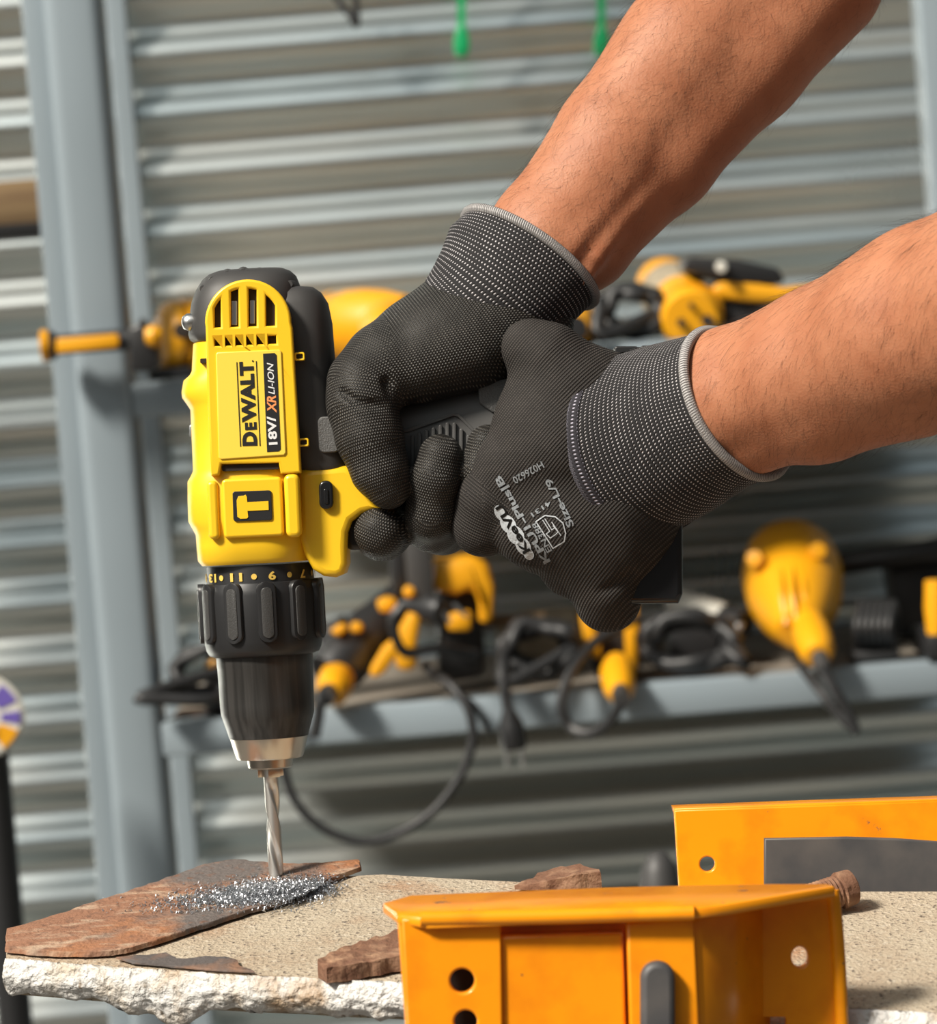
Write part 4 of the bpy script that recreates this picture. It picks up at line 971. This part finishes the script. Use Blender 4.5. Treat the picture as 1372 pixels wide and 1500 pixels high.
# upper shelf
CLAMPZ = zu
t = thing('rotary_hammer', 'yellow hammer drill with striped side handle on upper shelf beside the post', 'power tool', Wp(250, 560, 0.06))
blathe([(0, .1), (.01, 18), (.06, 23), (.12, 22), (.16, 15), (1, 16), (1.001, .1)], (62, 507, -.03), (202, 496, -.03)).build('side_handle', 'black_plastic', t, label='black side handle')
blathe([(0, .1), (.02, 20), (.10, 24), (.55, 22), (1, 15), (1.001, .1)], (60, 507, -.031), (82, 505, -.031)).build('handle_end', 'tool_yellow', t, label='yellow flared handle end')
bprism([(82, 496), (170, 489), (174, 492), (174, 505), (170, 509), (82, 517)], -.045, -.036).build('handle_stripe', 'tool_yellow', t, bevel=.001, label='yellow stripe on the handle')
bprism([(188, 480), (200, 476), (207, 464), (212, 478), (230, 478), (232, 530), (224, 545), (190, 545)], -.045, -.008).build('handle_clamp', 'black_plastic', t, bevel=.004)
blathe([(0, .1), (.05, 12), (.5, 17), (.95, 12), (1, .1)], (212, 493, -.05), (238, 492, -.05)).build('clamp_knob', 'tool_yellow', t, label='yellow clamp knob')
blathe([(0, .1), (.01, 36), (.06, 48), (.14, 54), (.2, 54), (.22, 50), (.26, 50), (.28, 57), (.6, 58), (.64, 53), (.8, 48), (1, 40), (1.001, .1)], (232, 494, .06), (350, 498, .09)).build('motor_housing', 'tool_yellow', t)
blathe([(0, .1), (.01, 12), (1, 12), (1.001, .1)], (266, 484, .0), (274, 484, .06), 16).build('vent_plug', 'dark', t)
bprism([(216, 540), (282, 536), (282, 556), (216, 561)], .036, .10).build('gear_base', 'black_plastic', t, bevel=.003)
t = thing('angle_sander', 'yellow tool with round bright end cap on upper shelf behind the drill', 'power tool', Wp(530, 536, 0.08))
blathe([(0, .1), (.01, 46), (.1, 54), (.5, 56), (.7, 54), (1, 44), (1.001, .1)], (474, 480, .16), (600, 478, .10)).build('motor_housing', 'tool_yellow', t)
blathe([(0, .1), (.05, 20), (.3, 36), (.7, 43), (1, 42), (1.001, .1)], (560, 486, -.01), (572, 480, .08)).build('end_cap', 'tool_yellow', t)
blathe([(0, .1), (.01, 57), (.9, 57), (.91, .1)], (500, 480, .15), (545, 480, .13)).build('grey_band', 'beige', t)
blathe([(0, .1), (.1, 14), (1, 10), (1.01, .1)], (590, 452, .05), (616, 470, .06)).build('switch', 'black_plastic', t)
t = thing('belt_sander', 'yellow tool end showing just past the upper glove cuff', 'power tool', Wp(845, 512, 0.1))
blathe([(0, .1), (.05, 22), (.3, 33), (1, 34), (1.01, .1)], (842, 480, .0), (848, 478, .14)).build('motor_housing', 'tool_yellow', t)
blathe([(0, .1), (.02, 17), (.9, 19), (1, .1)], (842, 481, -.015), (842, 481, .0)).build('end_cap', 'black_plastic', t)
coil('cable_coil', 925, 455, 42, 30, 0.03, 8, 10.5, 'tangled black cord on upper shelf between two yellow tools', tail=[(880, 492, .0), (880, 440, .02)])
t = thing('die_grinder', 'yellow tool with drilled round end plate on upper shelf above the lower cuff', 'power tool', Wp(1000, 500, 0.06))
blathe([(0, .1), (.01, 40), (.05, 45), (.9, 46), (1, 47), (1.001, .1)], (972, 418, .22), (1012, 462, .05)).build('motor_housing', 'tool_yellow', t)
blathe([(0, 46.5), (.01, 47.5), (.99, 47.5), (1, 46.5)], (983, 430, .175), (1000, 449, .10)).build('grey_band', 'beige', t)
blathe([(0, .1), (.02, 38), (.2, 45), (1, 45), (1.001, .1)], (1012, 468, .02), (1010, 462, .06)).build('end_plate', 'tool_yellow', t)
for (hx, hy, hr) in ((997, 472, 6), (1012, 447, 4), (1036, 470, 9)): blathe([(0, .1), (.01, hr), (1, hr), (1.01, .1)], (hx, hy, .012), (hx, hy, .03), 14).build('end_hole', 'dark', t)
t = thing('jigsaw', 'long yellow and black tool on upper shelf above the bare forearm', 'power tool', Wp(1110, 490, 0.1))
bprism([(1042, 418), (1060, 411), (1110, 414), (1150, 420), (1240, 413), (1245, 430), (1140, 444), (1090, 442), (1044, 436)], .05, .12).build('handle', 'tool_yellow', t, bevel=.006)
bprism([(1056, 438), (1130, 440), (1200, 445), (1200, 480), (1060, 492)], .06, .14).build('body', 'black_plastic', t, bevel=.006)
t = thing('sanding_pad', 'black tool with white button lying on top of the yellow jigsaw', 'power tool', Wp(1075, 415, 0.1))
bprism([(1000, 382), (1012, 376), (1080, 380), (1140, 393), (1150, 410), (1144, 416), (1060, 411), (1004, 398)], .05, .13).build('body', 'black_plastic', t, bevel=.006)
blathe([(0, .1), (.05, 8), (.6, 9), (1, .1)], (1056, 391, .035), (1056, 391, .055), 16).build('button', 'white_tool', t, label='white button')

# lower shelf
CLAMPZ = zl
coil('cable_coil', 300, 985, 40, 34, 0.0, 5, 9.0, 'black cord looping on lower shelf beside the post', tail=[(206, 1020, -.03), (240, 1024, -.03), (315, 1024, -.02), (335, 1000, .03)], jit=.1)
t = thing('heat_gun', 'black tool with yellow stub on lower shelf behind the chuck', 'power tool', Wp(300, 1045, 0.06))
blathe([(0, .1), (.02, 9), (.5, 14), (1, 16), (1.01, .1)], (208, 1022, -.02), (390, 1012, .04)).build('barrel', 'black_plastic', t)
blathe([(0, .1), (.1, 14), (.9, 15), (1, .1)], (306, 972, .03), (350, 985, .06)).build('stub', 'tool_yellow', t)
bprism([(300, 985), (380, 985), (380, 1042), (300, 1044)], .03, .10).build('body', 'black_plastic', t, bevel=.004)
q = MB(); a0 = Wp(255, 1052, .03); q.box((a0.x, a0.y, zl + .0006), (a0.x + px_(80), a0.y + .05, ZL + .006)); o = q.build('steel_offcut', 'rust', bevel=.001); tag(o, 'flat rusty steel offcut at the front of lower shelf', 'offcut')
t = thing('angle_grinder', 'black and yellow grinder lying diagonally on lower shelf right of the chuck', 'power tool', Wp(530, 1035, 0.08))
blathe([(0, .1), (.02, 34), (.15, 42), (.5, 40), (.75, 32), (1, 30), (1.01, .1)], (478, 992, .03), (606, 862, .10)).build('body', 'black_plastic', t)
blathe([(0, .1), (.02, 14), (.2, 24), (.6, 27), (1, 26), (1.01, .1)], (486, 1016, -.03), (494, 992, .03)).build('cord_sleeve', 'tool_yellow', t, label='yellow cord sleeve')
blathe([(0, .1), (.01, 13), (1, 12), (1.01, .1)], (477, 1022, -.05), (486, 1005, -.01), 16).build('cord_grip', 'black_rubber', t)
btube([(478, 1010, -.035), (470, 1022, -.05), (466, 1050, -.05), (460, 1080, -.05)], 9).build('cord', 'black_cord', t)
bprism([(612, 889), (616, 905), (609, 950), (612, 975), (600, 985), (580, 980), (576, 955), (585, 920), (600, 895)], .0, .04).build('guard', 'tool_yellow', t, bevel=.006, label='yellow guard')
bprism([(578, 935), (588, 950), (562, 988), (545, 994), (540, 984), (560, 950)], .0, .03).build('guard_tab', 'tool_yellow', t, bevel=.005)
bprism([(550, 882), (566, 876), (582, 880), (576, 896), (556, 898)], .02, .05).build('yellow_patch', 'tool_yellow', t, bevel=.003)
bprism([(590, 862), (604, 858), (610, 870), (600, 878), (590, 874)], .04, .07).build('yellow_patch', 'tool_yellow', t, bevel=.003)
bprism([(482, 926), (500, 914), (510, 920), (496, 934)], .02, .05).build('yellow_patch', 'tool_yellow', t, bevel=.003)
bprism([(512, 914), (530, 914), (532, 926), (514, 928)], .02, .05).build('yellow_patch', 'tool_yellow', t, bevel=.003)
blathe([(0, .1), (.02, 24), (.9, 26), (1, .1)], (478, 935, .06), (512, 925, .05)).build('gear_head', 'black_plastic', t)
t = thing('tool_strap', 'wide black strap hanging down in front of the yellow circular saw', 'strap', Wp(610, 880, 0.02))
bprism([(588, 760), (622, 760), (634, 830), (636, 890), (606, 900), (596, 850)], .045, .06).build('webbing', 'black_rubber', t, bevel=.003)
bprism([(566, 770), (588, 762), (596, 850), (580, 880), (572, 850)], .06, .075).build('webbing', 'black_plastic', t, bevel=.003)
t = thing('circular_saw', 'yellow rounded saw housing on lower shelf under the gloved fingers', 'power tool', Wp(680, 1000, 0.12))
q = bprism([(634, 820), (690, 815), (716, 828), (724, 860), (722, 912), (700, 916), (702, 880), (690, 862), (668, 872), (634, 866)], .06, .12); q.build('housing', 'tool_yellow', t, bevel=.012)
bprism([(640, 850), (704, 850), (712, 990), (640, 1005)], .09, .16).build('body', 'black_plastic', t, bevel=.006)
bprism([(655, 900), (690, 895), (690, 925), (655, 925)], .05, .07).build('yellow_patch', 'tool_yellow', t, bevel=.004)
t = thing('power_plug', 'black plug with two bare prongs lying before the yellow saw', 'plug', Wp(640, 920, .0))
plug(t, ((590, 885, -.03), (650, 895, -.05)), (((642, 888), (660, 912)), ((664, 884), (684, 904))), 10, 22)
btube([(592, 885, -.03), (575, 910, -.03), (592, 955, -.02), (640, 950, -.01), (700, 960, .0)], 8).build('cord', 'black_cord', t)
t = thing('looped_cable', 'black cable hanging in a big loop below the lower shelf', 'cord', Wp(560, 1230, -.03))
btube([(622, 975, .02), (640, 990, .0), (662, 1006, -.02), (686, 1040, -.03), (692, 1085, -.03), (672, 1140, -.03), (632, 1190, -.03), (580, 1222, -.03), (525, 1232, -.03), (470, 1212, -.03), (430, 1170, -.03), (412, 1110, -.03), (404, 1050, -.03), (402, 1010, .02)], 7, n=10).build('cable', 'black_cord', t, smooth=180)
btube([(662, 1006, -.012), (700, 1040, -.02), (716, 1075, -.01)], 5).build('cable_tail', 'black_cord', t, smooth=180)
coil('cable_coil', 790, 950, 48, 34, 0.0, 8, 10.0, 'thick black cord bundle on lower shelf with plug hanging below', tail=[(742, 1000, -.03), (738, 960, -.01)])
t = thing('power_plug', 'black two prong plug hanging over front of the lower shelf', 'plug', Wp(752, 1110, -.03))
btube([(738, 955, -.012), (736, 985, -.03), (739, 1012, -.035)], 8).build('cord', 'black_cord', t)
plug(t, ((739, 1008, -.035), (754, 1098, -.035)), (((744, 1092), (742, 1124)), ((763, 1090), (767, 1124))), 8, 19)
t = thing('cloth_roll', 'beige rag rolled up on lower shelf behind the black cords', 'rag', Wp(800, 985, .2))
blathe([(0, .1), (.03, 38), (.3, 46), (.7, 44), (.97, 38), (1, .1)], (735, 945, .22), (855, 925, .2)).build('rag', 'beige', t)
blathe([(0, .1), (.03, 9), (.97, 9), (1, .1)], (700, 912, .14), (800, 905, .14)).build('file_handle', 'wood', t)
t = thing('impact_drill', 'yellow striped black drill on lower shelf with looped cord in front', 'power tool', Wp(900, 1005, 0.06))
bprism([(850, 890), (935, 880), (940, 985), (930, 1000), (870, 1002)], .06, .13).build('body', 'black_plastic', t, bevel=.008)
bprism([(850, 902), (862, 898), (880, 940), (882, 966), (868, 966), (856, 940)], .03, .065).build('stripe', 'tool_yellow', t, bevel=.004)
bprism([(914, 890), (934, 872), (937, 930), (934, 985), (918, 988)], .04, .065).build('stripe', 'tool_yellow', t, bevel=.004)
blathe([(0, .1), (.02, 15), (.25, 23), (.7, 26), (1, 22), (1.01, .1)], (908, 1020, -.045), (902, 975, .02)).build('cord_sleeve', 'tool_yellow', t, label='yellow cord sleeve')
blathe([(0, .1), (.01, 13), (1, 12), (1.01, .1)], (910, 1026, -.065), (906, 1000, -.02), 16).build('cord_grip', 'black_rubber', t)
btube([(908, 1012, -.06), (906, 1035, -.06), (890, 1060, -.05), (862, 1074, -.04), (834, 1064, -.03), (822, 1030, -.03), (836, 985, -.02), (872, 940, .01), (930, 905, .03)], 8).build('cord', 'black_cord', t)
coil('cable_coil', 1010, 940, 62, 34, 0.02, 9, 10.5, 'black cord heap on lower shelf left of the yellow grinder', tail=[(1090, 972, .0), (1060, 950, .01)])
t = thing('white_canister', 'off white canister with black cap lying on lower shelf', 'canister', Wp(1040, 985, .16))
blathe([(0, .1), (.02, 18), (.1, 21), (.9, 21), (1, 18), (1.01, .1)], (985, 880, .2), (1062, 905, .14)).build('body', 'white_tool', t)
blathe([(0, .1), (.02, 20), (.9, 22), (1, .1)], (1060, 905, .14), (1092, 918, .12)).build('cap', 'black_plastic', t)
bprism([(1066, 935), (1080, 912), (1092, 914), (1078, 938)], .10, .12).build('clip', 'steel', t, bevel=.002)
bprism([(985, 908), (1090, 930), (1090, 992), (985, 1002)], .12, .2).build('cradle', 'black_plastic', t, bevel=.003)
t = thing('angle_grinder', 'big yellow grinder with tapering tail at right end of lower shelf', 'power tool', Wp(1165, 985, 0.08))
gp, gr = [], []
blathe([(0, .1), (.02, 56), (.12, 70), (.3, 75), (.55, 70), (.78, 56), (.92, 42), (1, 30), (1.01, .1)], (1156, 812, .22), (1170, 922, .04), 36).build('motor_housing', 'tool_yellow', t)
for k_ in range(7):
    x = 1112 + k_ * 16
    btube([(x + 2, 812, .14 - .02 * math.sin(k_ / 6 * math.pi)), (x, 860, .105 - .055 * math.sin(k_ / 6 * math.pi)), (x + 10 - k_ * 1.0, 915, .075 - .045 * math.sin(k_ / 6 * math.pi))], 4.5).build('housing_rib', 'tool_yellow', t)
blathe([(0, .1), (.02, 18), (.2, 27), (.6, 29), (1, 26), (1.01, .1)], (1198, 962, -.03), (1184, 915, .04)).build('tail_sleeve', 'tool_yellow', t, label='yellow tail sleeve')
blathe([(0, .1), (.01, 12), (1, 13), (1.01, .1)], (1206, 985, -.05), (1198, 955, -.02)).build('cord_grip', 'black_rubber', t)
btube([(1203, 978, -.05), (1222, 1010, -.055), (1240, 1040, -.055), (1254, 1072, -.055)], 8).build('cord', 'black_cord', t)
btube([(1172, 975, .0), (1200, 1012, -.04), (1230, 1050, -.05), (1256, 1074, -.055)], 7).build('cord', 'black_cord', t)
bprism([(1102, 800), (1110, 786), (1196, 782), (1200, 800)], .2, .26).build('gear_case', 'steel', t, bevel=.004)
blathe([(0, .1), (.02, 12), (.9, 14), (1, .1)], (1104, 818, .10), (1118, 826, .14)).build('side_boss', 'tool_yellow', t)
blathe([(0, .1), (.02, 12), (.9, 14), (1, .1)], (1198, 806, .10), (1190, 816, .14)).build('side_boss', 'tool_yellow', t)
t = thing('drill_press_arm', 'black tool with long round handle on lower shelf beside yellow grinder', 'power tool', Wp(1300, 975, 0.16))
blathe([(0, .1), (.01, 9), (.08, 17), (.7, 17), (1, 22), (1.01, .1)], (1216, 828, .2), (1420, 798, .2)).build('handle', 'black_plastic', t)
bprism([(1300, 830), (1420, 812), (1420, 960), (1320, 972)], .22, .28).build('body', 'black_plastic', t, bevel=.006)
t = thing('wound_cord', 'black cord wound tight in an upright bundle at right of lower shelf', 'cord', Wp(1283, 975, .05))
for k_ in range(6):
    x = 1258 + k_ * 9.5
    btube([(x, 958, .05), (x - 4, 920, .02), (x + 2, 884, .05), (x + 6, 900, .09), (x + 4, 950, .09), (x, 958, .05)], 6).build('cord_turn', 'black_cord', t, smooth=180)
bprism([(1250, 955), (1318, 950), (1318, 976), (1250, 980)], .03, .1).build('cord_base', 'black_cord', t, bevel=.003)
t = thing('hand_planer', 'yellow tool just showing at right edge of the lower shelf', 'power tool', Wp(1370, 970, .08))
blathe([(0, .1), (.02, 17), (.5, 20), (1, 18), (1.01, .1)], (1374, 930, -.02), (1372, 850, -.02)).build('grip', 'tool_yellow', t)
bprism([(1358, 930), (1404, 926), (1404, 966), (1358, 970)], .0, .10).build('base', 'black_plastic', t, bevel=.003)
CLAMPZ = None
# hanging and standing things
for (x, lab) in ((676, 'green plastic tag hanging at top near the middle of the wall'), (881, 'green plastic tag hanging beside the upper forearm')):
    t = thing('hanging_tag', lab, 'tag', onY(x, 82, YW - .05), 'green tags')
    t.pop('group') if False else None
    q = MB(); Yt = YW - .05
    q.prism([onY(px, py, Yt) for px, py in ((x - 6, 44), (x - 5, -260), (x + 4, -260), (x + 5, 44))], Vector((0, .004, 0))); q.build('strap', 'green', t)
    q = MB(); dr = [(x - 4, 34), (x + 4, 34), (x + 9, 48), (x + 12, 62), (x + 11, 76), (x + 5, 84), (x - 5, 84), (x - 11, 76), (x - 12, 62), (x - 9, 48)]
    q.prism([onY(px, py, Yt - .003) for px, py in dr], Vector((0, .008, 0))); q.build('tag_body', 'green', t, bevel=.002)
q = MB(); q.tube([onY(x, y, YW - .05) for x, y in ((478, -60), (490, -8), (512, 22), (522, 36), (520, -10), (512, -60))], 5 * mpp(YW)); o = q.build('hanging_wire', 'black_cord', smooth=180); tag(o, 'dark wire loop hanging down at the top of the wall', 'wire')
for z_, (ax, bx) in ((onY(40, 262, YF + .3).z, (-60, 74)),):
    xa, xb = onY(ax, 300, YF + .3).x, onY(bx, 300, YF + .3).x; zt, zb2, zc = onY(40, 262, YF + .3).z, onY(40, 328, YF + .3).z, onY(40, 350, YF + .3).z
    q = MB(); q.box((xa - .5, YF + .3, zb2), (xb, YF + .33, zt)); o = q.build('timber_board', 'wood', bevel=.003); tag(o, 'short brown timber board set on edge left of the rack post', 'board')
    t = thing('shelf_bracket', 'dark steel angle carrying the brown timber board at left edge', 'bracket', (xa - .2, YF + .3, 0))
    q = MB(); q.box((xa - .5, YF + .27, zc), (xb, YF + .34, zb2)); q.build('angle_bar', 'black_plastic', t, bevel=.002)
    q = MB(); q.box((xa - .16, YF + .27, 0), (xa - .10, YF + .33, zc)); q.build('leg', 'black_plastic', t, bevel=.002)
t = thing('pipe_stand', 'dark upright pipe at left edge with a disc hung on it', 'stand', (onY(-2, 1200, YF - .1).x, YF - .1, 0))
xa, xb = onY(-26, 1250, YF - .1).x, onY(26, 1250, YF - .1).x
q = MB(); q.lathe([(0, (xb - xa) / 2), (1, (xb - xa) / 2)], ((xa + xb) / 2, YF - .1, 0.02), ((xa + xb) / 2, YF - .1, onY(0, 1010, YF - .1).z), 24); q.build('pipe', 'black_plastic', t, smooth=60)
q = MB(); q.lathe([(0, .09), (.9, .09), (1, .085)], ((xa + xb) / 2, YF - .1, 0), ((xa + xb) / 2, YF - .1, 0.02), 32); q.build('foot', 'black_plastic', t)
q = MB(); q.tube([((xa + xb) / 2, YF - .1, onY(0, 1045, YF - .1).z), ((xa + xb) / 2, YF - .16, onY(0, 1042, YF - .1).z)], .006, 10, 1); q.build('peg', 'steel', t)
t = thing('flap_disc', 'white grinding disc with coloured label hanging on the dark pipe', 'disc', onY(-10, 1112, YF - .15))
cd = onY(-26, 1050, YF - .15); rd = 62 * mpp(YF - .15)
q = MB(); q.lathe([(0, .008), (.01, rd), (.99, rd), (1, .008)], cd + Vector((0, .006, 0)), cd, 48); q.build('disc', 'white_tool', t)
q = MB(); q.lathe([(0, .3 * rd), (.01, .93 * rd), (.99, .93 * rd), (1, .3 * rd)], cd, cd - Vector((0, .0012, 0)), 48); lb = q.build('label_ring', 'white_tool', t)
for (a0, a1, mt) in ((20, 55, 'purple'), (-60, -25, 'tool_yellow'), (-15, 5, 'purple')):
    pts = [cd + Vector((rr_ * rd * math.cos(R(a)), -.002, rr_ * rd * math.sin(R(a)))) for rr_, seq in ((.9, np.linspace(a0, a1, 8)), (.45, np.linspace(a1, a0, 8))) for a in seq]
    q = MB(); q.prism(pts, Vector((0, .001, 0))); q.build('label_mark', mt, lb)
q = MB(); gx = onY(966, 1290, YF - .55); rg = 34 * mpp(YF - .55); zt = onY(966, 1246, YF - .55).z
q.lathe([(0, rg * .9), (.02, rg), (.96, rg), (.985, rg * .8), (.997, rg * .45), (1, .001)], (gx.x, gx.y, 0), (gx.x, gx.y, zt), 32); o = q.build('gas_bottle', 'black_rubber', smooth=60); tag(o, 'dark round topped bottle standing behind the orange plate', 'bottle')
